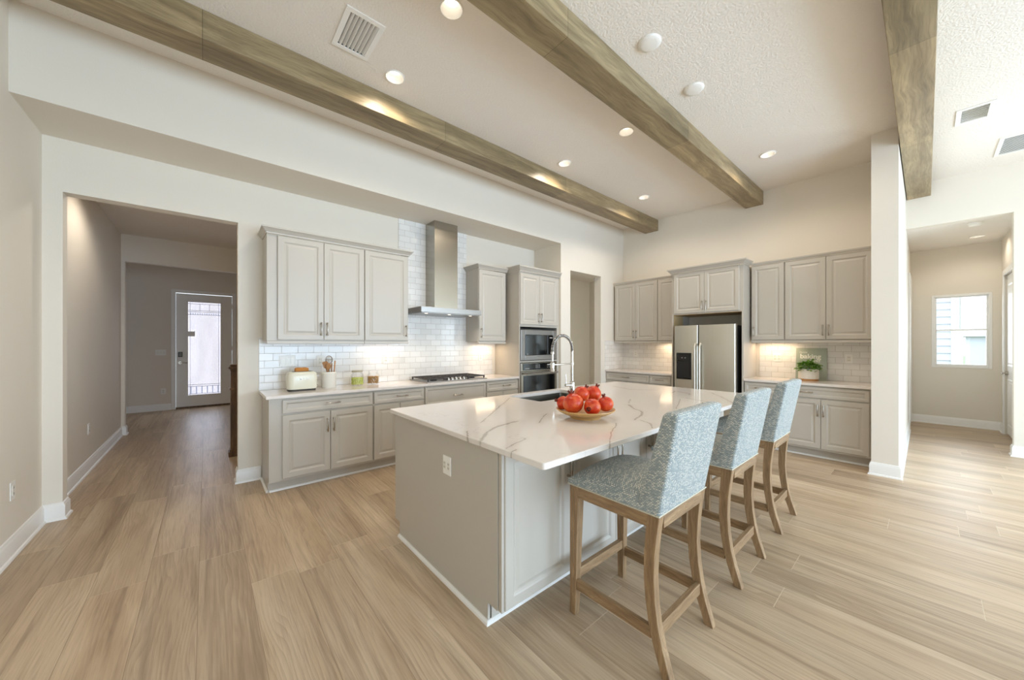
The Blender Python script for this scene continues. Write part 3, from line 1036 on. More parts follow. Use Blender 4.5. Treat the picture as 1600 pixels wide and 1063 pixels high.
# crown profile (outward, height)
CR = [(0, 0), (0.008, 0), (0.010, 0.010), (0.018, 0.016), (0.034, 0.040), (0.040, 0.044), (0.044, 0.046), (0.044, 0.060), (0, 0.060)]
CRS = [(0, 0), (0.006, 0), (0.012, 0.012), (0.020, 0.022), (0.022, 0.036), (0, 0.036)]

def base_cab(label, x, y, rz, W, fronts, D=0.53, grp='base cabinets', toe=True, z1=CT0):
    t = thing('base_cabinet', label, 'cabinet', (x, y, 0), rz, grp)
    MB().box(0, W, 0.0, D, 0.105, z1).build('body', 'paint_cabinet', t, bevel=0.0015)
    if toe:
        MB().box(0, W, 0.075, 0.09, 0.0, 0.105).build('toe_kick', 'paint_cabinet', t)
        MB().sweep([(0, 0.075), (W, 0.075)], [(0, 0), (0.016, 0), (0.014, 0.010), (0.006, 0.018), (0, 0.018)]).build('shoe_moulding', 'paint_trim', t)
    for f in fronts: front(t, *f)
    return t


def wall_cab(label, x, y, rz, W, z0, z1, fronts, D=0.325, grp='wall cabinets', rail=True):
    t = thing('wall_cabinet', label, 'cabinet', (x, y, 0), rz, grp)
    MB().box(0, W, 0.0, D, z0, z1).build('body', 'paint_cabinet', t, bevel=0.0015)
    if rail:
        MB().box(0, W, -0.014, 0.006, z0 - 0.032, z0 - 0.001).build('light_rail', 'paint_cabinet', t, bevel=0.003)
    for f in fronts: front(t, *f)
    return t


ZD0, ZD1 = 0.128, 0.722   # base doors
ZW0, ZW1 = 0.740, 0.868   # drawers
YB = 3.952                # face of W1 base boxes
# ---- cooktop wall, bases (local x0 = world x - origin)
c = base_cab('base cabinet at the left end of the cooktop run, below the toaster', 0.451, YB, 0, 0.936,
         [('drawer', 0.092, 0.928, ZW0, ZW1, (0.527, 0.804, False)),
          ('door', 0.092, 0.504, ZD0, ZD1, (0.504 - 0.026, ZD1 - 0.135, True)),
          ('door', 0.508, 0.928, ZD0, ZD1, (0.508 + 0.026, ZD1 - 0.135, True))])
# notched finished end of the run
ep = MB().prism([(0, -0.001, 0.105), (0, 0.075, 0.105), (0, 0.075, 0.0), (0, 0.535, 0.0), (0, 0.535, CT0 - 0.002), (0, -0.001, CT0 - 0.002)], (-0.012, 0, 0))
ep.build('end_panel', 'paint_cabinet', c)
MB().sweep([(-0.012, 0.52), (-0.012, 0.075)], [(0, 0), (0.016, 0), (0.014, 0.010), (0.006, 0.018), (0, 0.018)]).build('shoe_moulding', 'paint_trim', c)
base_cab('base cabinet between the left end unit and the cooktop, below the jars', 1.389, YB, 0, 0.608,
         [('drawer', 0.006, 0.600, ZW0, ZW1, (0.32, 0.804, False)),
          ('door', 0.006, 0.299, ZD0, ZD1, (0.273, ZD1 - 0.135, True)),
          ('door', 0.303, 0.600, ZD0, ZD1, (0.329, ZD1 - 0.135, True))])
base_cab('wide base cabinet with deep drawers directly below the cooktop', 1.999, YB, 0, 0.920,
         [('drawer', 0.006, 0.914, 0.640, ZW1, (0.46, 0.745, False)),
          ('drawer', 0.006, 0.914, 0.385, 0.628, (0.46, 0.54, False)),
          ('drawer', 0.006, 0.914, ZD0, 0.373, (0.46, 0.28, False))])
base_cab('narrow base cabinet beside the oven tower', 2.921, YB, 0, 0.585,
         [('drawer', 0.006, 0.579, ZW0, ZW1, (0.35, 0.804, False)),
          ('door', 0.006, 0.290, ZD0, ZD1, (0.264, ZD1 - 0.135, True)),
          ('door', 0.294, 0.579, ZD0, ZD1, (0.320, ZD1 - 0.135, True))])
o = MB().box(0.412, 3.508, 3.912, W1 - 0.011, CT0 + 0.001, CT1).build('countertop', 'quartz_plain', None, bevel=0.003)
tag(o, 'white veined quartz countertop carrying the toaster and cooktop', 'countertop')

# ---- cooktop wall, uppers
YU = 4.172
HZ = 1.555
wall_cab('pair-door wall cabinet at the far left, above the toaster', 0.446, YU, 0, 0.918, 1.430, 2.475,
         [('door', 0.088, 0.498, 1.440, 2.465, (0.498 - 0.027, HZ, True)),
          ('door', 0.502, 0.914, 1.440, 2.465, (0.502 + 0.027, HZ, True))])
wall_cab('single-door wall cabinet just left of the range hood', 1.366, YU, 0, 0.528, 1.430, 2.475,
         [('door', 0.004, 0.516, 1.440, 2.465, (0.516 - 0.027, HZ, True))])
wall_cab('single-door wall cabinet between the range hood and the oven tower', 2.949, YU, 0, 0.505, 1.430, 2.475,
         [('door', 0.006, 0.497, 1.440, 2.465, (0.006 + 0.03, HZ, True))])
def crown(label, path, prof, z):
    o = MB().sweep(path, prof, z).build('crown_moulding', 'paint_cabinet', None, smooth=25)
    tag(o, label, 'moulding', 'cabinet crown mouldings')
yb = W1 - 0.012
crown('crown moulding capping the wall cabinets left of the hood', [(0.446, yb), (0.446, YU - 0.02), (1.894, YU - 0.02), (1.894, yb)], CR, 2.476)
crown('crown moulding capping the lone wall cabinet right of the hood', [(2.949, yb), (2.949, YU - 0.02), (3.462, YU - 0.02)], CR, 2.476)

# ---- oven tower
t = thing('oven_tower', 'tall cabinet tower holding the microwave and wall oven', 'cabinet', (3.511, 3.920, 0))
W = 0.872
m = MB().box(0, 0.018, 0, 0.568, 0.105, 2.475).box(W - 0.05, W, 0, 0.568, 0.105, 2.475).box(0.018, W - 0.05, 0.54, 0.568, 0.105, 2.475)
for za, zb in ((1.655, 2.475), (1.118, 1.142), (0.105, 0.420)):
    m.box(0.018, W - 0.05, 0, 0.54, za, zb)
m.build('body', 'paint_cabinet', t)
MB().box(0, W, 0.075, 0.09, 0, 0.105).build('toe_kick', 'paint_cabinet', t)
front(t, 'door', 0.010, 0.408, 1.690, 2.450, (0.408 - 0.027, 1.800, True))
front(t, 'door', 0.412, 0.825, 1.690, 2.450, (0.412 + 0.027, 1.800, True))
front(t, 'drawer', 0.010, 0.825, 0.128, 0.410, (0.42, 0.31, False))
crown('taller crown moulding capping the oven tower', [(3.511, yb), (3.511, 3.90), (4.383, 3.90)], [(o_ * 1.15, h_ * 1.3) for o_, h_ in CR], 2.476)

# microwave
t = thing('microwave', 'built-in stainless trimmed microwave above the wall oven', 'microwave', (3.532, 3.920, 1.150))
Wm, Hm = 0.772, 0.460
MB().box(0.002, Wm - 0.006, 0.004, 0.42, -0.006, Hm + 0.02).build('body', 'black_matte', t)
fm = MB()
fm.box(0, 0.085, -0.022, 0.003, 0, Hm).box(Wm - 0.085, Wm, -0.022, 0.003, 0, Hm).box(0.085, Wm - 0.085, -0.022, 0.003, 0, 0.075).box(0.085, Wm - 0.085, -0.022, 0.003, Hm - 0.075, Hm)
fm.build('trim_kit', 'steel_horizontal', t, bevel=0.003)
MB().box(0.087, 0.555, -0.030, 0.002, 0.078, Hm - 0.078).build('door', 'black_gloss', t, bevel=0.003)
MB().box(0.558, Wm - 0.087, -0.030, 0.002, 0.078, Hm - 0.078).build('control_panel', 'black_gloss', t, bevel=0.003)
MB().box(0.60, 0.665, -0.0315, -0.030, 0.335, 0.352).build('display', 'mark_grey', t)
MB().box(0.105, 0.135, -0.0315, -0.030, 0.088, 0.096).build('maker_mark', 'mark_grey', t)

# wall oven
t = thing('wall_oven', 'built-in wall oven with black glass door and steel handle', 'oven', (3.532, 3.920, 0.425))
Wo, Ho = 0.772, 0.685
MB().box(0.004, Wo - 0.008, 0.004, 0.50, 0.002, Ho - 0.002).build('body', 'black_matte', t)
MB().box(0, Wo, -0.022, 0.003, 0.0, 0.555).build('door', 'steel_vertical', t, bevel=0.003)
MB().box(0.045, Wo - 0.045, -0.026, -0.020, 0.060, 0.495).build('door_glass', 'black_gloss', t, bevel=0.002)
MB().box(0, Wo, -0.020, 0.003, 0.560, Ho).build('control_fascia', 'steel_vertical', t, bevel=0.003)
MB().box(0.035, Wo - 0.035, -0.025, -0.018, 0.575, Ho - 0.008).build('control_panel', 'black_gloss', t, bevel=0.002)
hb = MB().tube([(0.03, -0.075, 0.525), (Wo - 0.03, -0.075, 0.525)], 0.013, 12)
for x in (0.055, Wo - 0.055): hb.cyl((x, -0.02, 0.525), (x, -0.075, 0.525), 0.009, n=10)
hb.build('handle', 'steel_horizontal', t, smooth=40)
mk = MB()
mk.box(0.075, 0.165, -0.0262, -0.0248, 0.595, 0.606)
for i in range(3):
    for j in range(3): mk.box(0.30 + i * 0.035, 0.318 + i * 0.035, -0.0262, -0.0248, 0.605 + j * 0.02, 0.612 + j * 0.02)
for i in range(4): mk.box(0.55 + i * 0.04, 0.57 + i * 0.04, -0.0262, -0.0248, 0.605, 0.613)
mk.box(0.55, 0.62, -0.0262, -0.0248, 0.635, 0.655)
mk.build('control_marks', 'mark_grey', t)

# ---- range hood
t = thing('range_hood', 'stainless chimney range hood over the cooktop', 'range hood', (2.44, W1 - 0.010, 1.79))
x0, x1 = 1.983 - 2.44, 2.881 - 2.44
MB().box(x0, x1, -0.49, 0, 0.0, 0.068).build('canopy', 'steel_horizontal', t, bevel=0.003)
MB().box(2.292 - 2.44, 2.648 - 2.44, -0.250, 0, 0.068, ZS - 1.79 - 0.001).build('chimney', 'steel_vertical', t, bevel=0.002)
MB().box(x0 + 0.02, x1 - 0.02, -0.47, -0.02, -0.006, 0.0).build('filter_plate', 'steel_horizontal', t)
for px in (-0.36, -0.03, 0.30):
    q = MB().lathe([(0.032, 0), (0.030, -0.005), (0.024, -0.006)], (px, -0.43, -0.006), 24).build('lamp_ring', 'chrome', t, smooth=40)
    MB().lathe([(0.024, -0.005), (0.001, -0.007)], (px, -0.43, -0.006), 24).build('lamp_lens', 'hood_lens', q, smooth=40)
    l = spot('hood_lamp', (px, -0.43, -0.03), 3.2, (1, 0.9, 0.78), 130, 0.9, r=0.02)
    l.parent = t

# ---- cooktop
t = thing('gas_cooktop', 'stainless gas cooktop with cast iron grates and front knobs', 'cooktop', (2.50, 4.215, CT1))
hw_, hd_ = 0.455, 0.255
MB().box(-hw_, hw_, -hd_, hd_, 0.0005, 0.012).build('tray', 'steel_horizontal', t, bevel=0.004)
def grate(x0, x1, yf):
    g = MB()
    z0, z1 = 0.036, 0.048
    for x in (x0, x1 - 0.012): g.box(x, x + 0.012, yf, 0.225, z0, z1)
    for y in (yf, 0.213): g.box(x0 + 0.012, x1 - 0.012, y, y + 0.012, z0, z1)
    n = max(2, int((x1 - x0) / 0.055))
    for i in range(1, n):
        x = x0 + (x1 - x0) * i / n
        g.box(x - 0.005, x + 0.005, yf + 0.012, 0.213, z0 + 0.002, z1)
    g.box(x0 + 0.012, x1 - 0.012, (yf + 0.225) / 2 - 0.005, (yf + 0.225) / 2 + 0.005, z0 + 0.001, z1 - 0.001)
    for x in (x0 + 0.002, x1 - 0.018):
        for y in (yf + 0.002, 0.207): g.box(x, x + 0.016, y, y + 0.016, 0.012, z0 + 0.001)
    return g.build('grate', 'cast_iron', t, bevel=0.0015)
grate(-0.435, -0.155, -0.225)
grate(-0.145, 0.145, -0.115)
grate(0.155, 0.435, -0.225)
for bx, by, br in ((-0.295, -0.11, 0.045), (-0.295, 0.11, 0.038), (0.0, 0.055, 0.055), (0.295, -0.11, 0.038), (0.295, 0.11, 0.045)):
    MB().lathe([(br, 0.012), (br, 0.022), (br * 0.8, 0.026), (br * 0.78, 0.030), (0.001, 0.032)], (bx, by, 0), 24).build('burner', 'black_matte', t, smooth=40)
for i in range(5):
    kx = -0.12 + 0.06 * i
    MB().lathe([(0.021, 0.012), (0.021, 0.016), (0.018, 0.018), (0.016, 0.040), (0.014, 0.043), (0.001, 0.044)], (kx, -0.185, 0), 20).build('knob', 'chrome', t, smooth=40)

# ---- fridge wall.  local x runs toward -y, front faces -x
RZ = -PI / 2
XU = 5.890   # face of uppers box
XB = 5.650   # face of base boxes
def wy(y): return y
wall_cab('pair-door wall cabinet in the corner by the pantry opening', XU, 3.842, RZ, 0.843, 1.445, 2.500,
         [('door', 0.006, 0.421, 1.455, 2.490, (0.421 - 0.027, 1.57, True)),
          ('door', 0.425, 0.838, 1.455, 2.490, (0.425 + 0.027, 1.57, True))])
wall_cab('narrow wall cabinet squeezed against the left side of the fridge enclosure', XU, 2.998, RZ, 0.365, 1.445, 2.500,
         [('door', 0.004, 0.355, 1.455, 2.490, None)])
wall_cab('single-door wall cabinet against the right side of the fridge enclosure', XU, 1.617, RZ, 0.384, 1.445, 2.500,
         [('door', 0.006, 0.378, 1.455, 2.490, (0.006 + 0.027, 1.57, True))])
wall_cab('pair-door wall cabinet above the potted plant, next to the wing wall', XU, 1.231, RZ, 0.846, 1.445, 2.500,
         [('door', 0.005, 0.417, 1.455, 2.490, (0.417 - 0.027, 1.57, True)),
          ('door', 0.421, 0.838, 1.455, 2.490, (0.421 + 0.027, 1.57, True))])
crown('slim moulding capping the wall cabinets left of the fridge', [(XU - 0.02, 3.842), (XU - 0.02, 2.634)], CRS, 2.501)
crown('slim moulding capping the wall cabinets right of the fridge', [(XU - 0.02, 1.616), (XU - 0.02, 0.385)], CRS, 2.501)

base_cab('base cabinet with a wide drawer in the corner by the pantry opening', XB, 3.870, RZ, 0.846,
         [('drawer', 0.006, 0.840, ZW0, ZW1, (0.42, 0.804, False)),
          ('door', 0.006, 0.421, ZD0, ZD1, (0.395, ZD1 - 0.135, True)),
          ('door', 0.425, 0.840, ZD0, ZD1, (0.451, ZD1 - 0.135, True))])
base_cab('narrow base cabinet left of the refrigerator', XB, 3.022, RZ, 0.388,
         [('drawer', 0.006, 0.360, ZW0, ZW1, (0.185, 0.804, False)),
          ('door', 0.006, 0.360, ZD0, ZD1, (0.040, ZD1 - 0.135, True))])
base_cab('narrow base cabinet right of the refrigerator, behind the far stool', XB, 1.634, RZ, 0.400,
         [('drawer', 0.006, 0.394, ZW0, ZW1, (0.20, 0.804, False)),
          ('door', 0.006, 0.394, ZD0, ZD1, (0.040, ZD1 - 0.135, True))])
base_cab('pair-door base cabinet below the potted plant, next to the wing wall', XB, 1.232, RZ, 0.848,
         [('drawer', 0.006, 0.822, ZW0, ZW1, (0.27, 0.804, False)),
          ('door', 0.006, 0.404, ZD0, ZD1, (0.378, ZD1 - 0.135, True)),
          ('door', 0.408, 0.822, ZD0, ZD1, (0.434, ZD1 - 0.135, True))])
o = MB().box(5.612, XW2 - 0.011, 2.634, YF - 0.011, CT0 + 0.001, CT1).build('countertop', 'quartz_plain', None, bevel=0.003)
tag(o, 'short quartz countertop left of the refrigerator', 'countertop')
o = MB().box(5.612, XW2 - 0.011, 0.383, 1.634, CT0 + 0.001, CT1).build('countertop', 'quartz_plain', None, bevel=0.003)
tag(o, 'quartz countertop right of the refrigerator carrying the potted plant', 'countertop')

# fridge enclosure
t = thing('fridge_enclosure', 'tall cabinet surround with two doors above the refrigerator', 'cabinet', (5.620, 2.632, 0), RZ)
We = 0.994
MB().box(0, 0.020, 0.0, 0.590, 0.002, 2.500).build('side_panel', 'paint_cabinet', t)
MB().box(We - 0.020, We, 0.0, 0.590, 0.002, 2.500).build('side_panel', 'paint_cabinet', t)
MB().box(0.020, We - 0.020, 0.0, 0.590, 1.852, 2.500).build('body', 'paint_cabinet', t)
ln = MB().box(0.0205, 0.024, 0.02, 0.34, 1.30, 1.848).box(0.0205, We - 0.0205, 0.004, 0.585, 1.847, 1.8515)
tag(ln.build('unpainted_lining', 'plywood', t), 'bare plywood lining')
front(t, 'door', 0.038, 0.487, 1.868, 2.490, (0.487 - 0.027, 1.972, True))
front(t, 'door', 0.491, 0.948, 1.868, 2.490, (0.491 + 0.027, 1.972, True))
crown('crown moulding capping the fridge enclosure', [(XU - 0.025, 2.634), (5.600, 2.634), (5.600, 1.638), (XU - 0.025, 1.638)], [(o_ * 1.1, h_ * 1.15) for o_, h_ in CR], 2.501)

# refrigerator
t = thing('refrigerator', 'stainless side-by-side refrigerator with black dispenser', 'refrigerator', (5.575, 2.545, 0), RZ)
Wr = 0.845
MB().box(0.004, Wr - 0.004, 0.0, 0.60, 0.02, 1.660).build('body', 'fridge_side', t, bevel=0.004)
def rounded_door(x0, x1, z0, z1):
    pts = []
    yb_, yf_ = -0.002, -0.072
    r = 0.022
    pts += [(x0, yb_), (x0, yf_ + r)]
    for k in range(1, 6):
        a = PI / 2 * k / 5
        pts.append((x0 + r - r * math.cos(a), yf_ + r - r * math.sin(a)))
    for k in range(1, 6):
        a = PI / 2 * k / 5
        pts.append((x1 - r + r * math.sin(a), yf_ + r - r * math.cos(a)))
    pts += [(x1, yf_ + r), (x1, yb_)]
    # straight span between the corner arcs
    return MB().prism([(px, py, z0) for px, py in pts], (0, 0, z1 - z0))
dl = rounded_door(0, 0.352, 0.06, 1.675).build('door', 'steel_fridge', t, smooth=40)
drr = rounded_door(0.360, Wr, 0.06, 1.675).build('door', 'steel_fridge', t, smooth=40)
for par, hx in ((dl, 0.322), (drr, 0.392)):
    hm = MB().tube([(hx, -0.078, 0.52), (hx, -0.112, 0.56), (hx, -0.118, 0.70), (hx, -0.118, 1.24), (hx, -0.112, 1.36), (hx, -0.078, 1.40)], [0.016, 0.014, 0.013, 0.013, 0.014, 0.016], 12)
    hm.cyl((hx, -0.07, 0.53), (hx, -0.10, 0.545), 0.012, n=10).cyl((hx, -0.07, 1.39), (hx, -0.10, 1.375), 0.012, n=10)
    hm.build('handle', 'steel_fridge', par, smooth=40)
ds = MB().box(0.040, 0.262, -0.078, -0.070, 0.860, 1.262).build('dispenser', 'black_gloss', dl, bevel=0.004)
rc = MB().box(0.060, 0.242, -0.0795, -0.0775, 0.885, 1.13)
rc.build('dispenser_niche', 'black_matte', t)
MB().box(0.062, 0.240, -0.080, -0.0775, 1.145, 1.235).build('dispenser_panel', 'fridge_side', t)
MB().box(0.118, 0.136, -0.081, -0.0795, 1.180, 1.192).box(0.165, 0.183, -0.081, -0.0795, 1.180, 1.192).build('dispenser_icons', 'mark_grey', t)
MB().box(0.01, Wr - 0.01, -0.03, 0.0, 0.0, 0.055).build('kick_grille', 'fridge_side', t)

# ------------------------------------------------------------------ island
t = thing('kitchen_island', 'large painted kitchen island base with overhanging quartz top', 'island', (0, 0, 0))
IX0, IX1, IY0, IY1 = 1.082, 3.925, 1.332, 2.560
m = MB()
bx = MB()
# carcass leaves room for the sink bowl
for a, b, c_, d_, z0_, z1_ in ((IX0, IX1, IY0, IY1, 0.105, 0.60), (IX0, 2.06, IY0, IY1, 0.60, CT0), (2.88, IX1, IY0, IY1, 0.60, CT0), (2.06, 2.88, IY0, 2.04, 0.60, CT0), (2.06, 2.88, 2.555, IY1, 0.60, CT0)):
    m.box(a, b, c_, d_, z0_, z1_)
m.build('body', 'paint_cabinet', t)
MB().box(IX0 + 0.01, IX1 - 0.01, 1.427, 2.49, 0, 0.105).build('plinth', 'paint_cabinet', t)
ep = MB().prism([(IX0, 1.350, 0.105), (IX0, 1.427, 0.105), (IX0, 1.427, 0), (IX0, 2.495, 0), (IX0, 2.495, 0.105), (IX0, 2.572, 0.105), (IX0, 2.572, CT0), (IX0, 1.350, CT0)], (-0.014, 0, 0))
ep.build('end_panel', 'paint_cabinet', t)
MB().box(IX0 - 0.010, IX0 + 0.020, 1.322, 1.345, 0.105, CT0).build('corner_stile', 'paint_cabinet', t, bevel=0.002)
SH = [(0, 0), (0.016, 0), (0.014, 0.012), (0.006, 0.020), (0, 0.020)]
MB().sweep([(IX0 - 0.014, 2.495), (IX0 - 0.014, 1.427), (IX1, 1.427)], SH).build('shoe_moulding', 'paint_trim', t)
fxs = [(1.088, 1.565, 'R'), (1.569, 2.018, 'R'), (2.022, 2.405, 'L'), (2.411, 2.905, 'L'), (2.909, 3.405, 'R'), (3.409, 3.915, 'L')]
for a, b, sd_ in fxs:
    o = MB(Matrix.Translation((0, IY0, 0))).panel(a, b, 0.112, CT0 - 0.012, 0, 0.02, 0.056).build('door', 'paint_cabinet', t)
    hx = b - 0.024 if sd_ == 'R' else a + 0.024
    pm = pull(o, hx, 0.715, True)
    pm.location = (0, IY0, 0)
for a, b, sd_ in ((1.09, 1.56, 'R'), (1.565, 2.03, 'L'), (2.035, 2.47, 'R'), (2.475, 2.91, 'L'), (2.92, 3.41, 'R'), (3.415, 3.91, 'L')):
    T = Matrix.Translation((0, IY1, 0)) @ Matrix.Rotation(PI, 4, 'Z')
    MB(T).panel(-b, -a, 0.112, CT0 - 0.012, 0, 0.02, 0.056).build('door', 'paint_cabinet', t)
# receptacle set in the end panel
pl = MB().box(IX0 - 0.020, IX0 - 0.014, 1.775, 1.862, 0.636, 0.745).build('outlet_plate', 'white_plastic', t, bevel=0.003)
so = MB()
for y in (1.797, 1.840):
    so.box(IX0 - 0.0215, IX0 - 0.0195, y - 0.013, y + 0.013, 0.668, 0.712)
so.build('socket_face', 'ceramic_white', pl, bevel=0.001)
sl = MB()
for y in (1.797, 1.840):
    for z in (0.679, 0.702):
        sl.box(IX0 - 0.0222, IX0 - 0.0212, y - 0.006, y - 0.004, z - 0.005, z + 0.005).box(IX0 - 0.0222, IX0 - 0.0212, y + 0.004, y + 0.006, z - 0.005, z + 0.005)
sl.build('socket_slot', 'dark_slot', pl)

# island top with the sink cut out
SX0, SX1, SY0, SY1 = 2.112, 2.825, 2.095, 2.500
m = MB()
OX0, OX1, OY0, OY1 = 1.030, 3.975, 1.000, 2.590
def rring(x0, x1, y0, y1, r, z, n=4):
    pts = []
    for cx_, cy_, a0 in ((x1 - r, y1 - r, 0), (x0 + r, y1 - r, 90), (x0 + r, y0 + r, 180), (x1 - r, y0 + r, 270)):
        for k in range(n + 1):
            a = math.radians(a0 + 90 * k / n)
            pts.append((cx_ + r * math.cos(a), cy_ + r * math.sin(a), z))
    return pts
e = 0.003
oR = [rring(OX0 + e, OX1 - e, OY0 + e, OY1 - e, 0.012, CT0 + 0.001), rring(OX0, OX1, OY0, OY1, 0.015, CT0 + 0.001 + e), rring(OX0, OX1, OY0, OY1, 0.015, CT1 - e), rring(OX0 + e, OX1 - e, OY0 + e, OY1 - e, 0.012, CT1)]
iR = [rring(SX0, SX1, SY0, SY1, 0.02, CT1), rring(SX0, SX1, SY0, SY1, 0.02, CT0 + 0.001)]
rings = oR + iR + [oR[0]]
m.loft(rings, False, False)
o = m.build('island_countertop', 'quartz_island', None, smooth=35)
tag(o, 'large white quartz island top with grey brown veins', 'countertop')

# sink
m = MB()
z = CT0
rr = [rring(SX0 - 0.02, SX1 + 0.02, SY0 - 0.02, SY1 + 0.02, 0.03, z - 0.004), rring(SX0 - 0.02, SX1 + 0.02, SY0 - 0.02, SY1 + 0.02, 0.03, z - 0.001), rring(SX0 - 0.004, SX1 + 0.004, SY0 - 0.004, SY1 + 0.004, 0.022, z - 0.001),
      rring(SX0 + 0.004, SX1 - 0.004, SY0 + 0.004, SY1 - 0.004, 0.03, z - 0.21), rring(SX0 + 0.03, SX1 - 0.03, SY0 + 0.03, SY1 - 0.03, 0.03, z - 0.228),
      rring(SX0 + 0.20, SX1 - 0.20, SY0 + 0.15, SY1 - 0.15, 0.04, z - 0.232)]
m.loft(rr, False, True)
t = thing('sink', 'undermount stainless sink bowl set in the island top', 'sink', (0, 0, 0))
m.build('bowl', 'sink_steel', t, smooth=50)
MB().lathe([(0.045, -0.229), (0.040, -0.226), (0.030, -0.229), (0.001, -0.2295)], ((SX0 + SX1) / 2, (SY0 + SY1) / 2, z), 24).build('drain', 'chrome', t, smooth=40)

# faucet: post at right end of the sink, gooseneck sweeping back over it
FX, FY = 2.885, 2.395
t = thing('kitchen_faucet', 'tall spring-coil pull-down faucet at the right end of the island sink', 'faucet', (FX, FY, CT1))
MB().lathe([(0.032, 0), (0.032, 0.006), (0.026, 0.010), (0.025, 0.085), (0.022, 0.092), (0.015, 0.096)], n=28).build('base', 'chrome', t, smooth=40)
MB().cyl((0, 0, 0.09), (0, 0, 0.40), 0.0135, n=20).build('post', 'chrome', t, smooth=40)
R = 0.150
arc = [(0, 0, 0.40)]
for k in range(25):
    a = PI * k / 24
    arc.append((-R + R * math.cos(a), 0, 0.415 + R * math.sin(a)))
arc.append((-2 * R, 0, 0.400))
MB().tube(arc, 0.0085, 10).build('hose', 'black_matte', t, smooth=60)
# coil
pts = []
turns, per = 34, 10
def arcpt(u):
    s = u * (len(arc) - 1)
    i = min(int(s), len(arc) - 2)
    f_ = s - i
    a, b = Vector(arc[i]), Vector(arc[i + 1])
    return a.lerp(b, f_), (b - a).normalized()
for k in range(turns * per + 1):
    u = k / (turns * per)
    p, d_ = arcpt(u)
    n1 = Vector((0, 1, 0))
    n2 = d_.cross(n1).normalized()
    a = 2 * PI * k / per
    pts.append(tuple(p + (n1 * math.cos(a) + n2 * math.sin(a)) * 0.0145))
MB().tube(pts, 0.0028, 6).build('spring_coil', 'chrome', t, smooth=60)
sp = MB().lathe([(0.012, 0.0), (0.017, 0.004), (0.017, 0.02), (0.012, 0.024)], (-2 * R, 0, 0.378), 20).cyl((-2 * R, 0, 0.38), (-2 * R, 0, 0.31), 0.009, n=16)
sp.lathe([(0.001, 0.0), (0.021, 0.0), (0.023, 0.006), (0.021, 0.075), (0.016, 0.10), (0.010, 0.105), (0.001, 0.106)], (-2 * R, 0, 0.205), 24)
sp.build('spray_head', 'chrome', t, smooth=40)
MB().tube([(0, 0, 0.275), (-2 * R, 0, 0.275)], 0.0075, 10).lathe([(0.0135, -0.012), (0.019, -0.012), (0.019, 0.012), (0.0135, 0.012)], (0, 0, 0.275), 20).lathe([(0.018, -0.008), (0.024, -0.008), (0.024, 0.008), (0.018, 0.008)], (-2 * R, 0, 0.285), 20).build('support_arm', 'chrome', t, smooth=40)
MB().cyl((-0.02, 0, 0.055), (-0.085, 0.02, 0.055), 0.015, n=18).tube([(-0.075, 0.017, 0.06), (-0.078, 0.017, 0.10), (-0.080, 0.017, 0.165)], [0.005, 0.0045, 0.004], 8).build('lever_handle', 'chrome', t, smooth=40)

# ------------------------------------------------------------------ bar stools
def uv_box(o, s=1.0):
    me = o.data
    uvl = me.uv_layers.new(name='UVMap')
    for p in me.polygons:
        n = p.normal
        ax = max(range(3), key=lambda i: abs(n[i]))
        for li in p.loop_indices:
            v = me.vertices[me.loops[li].vertex_index].co
            uvl.data[li].uv = ((v.y, v.z) if ax == 0 else (v.x, v.z) if ax == 1 else (v.x, v.y))
    return o

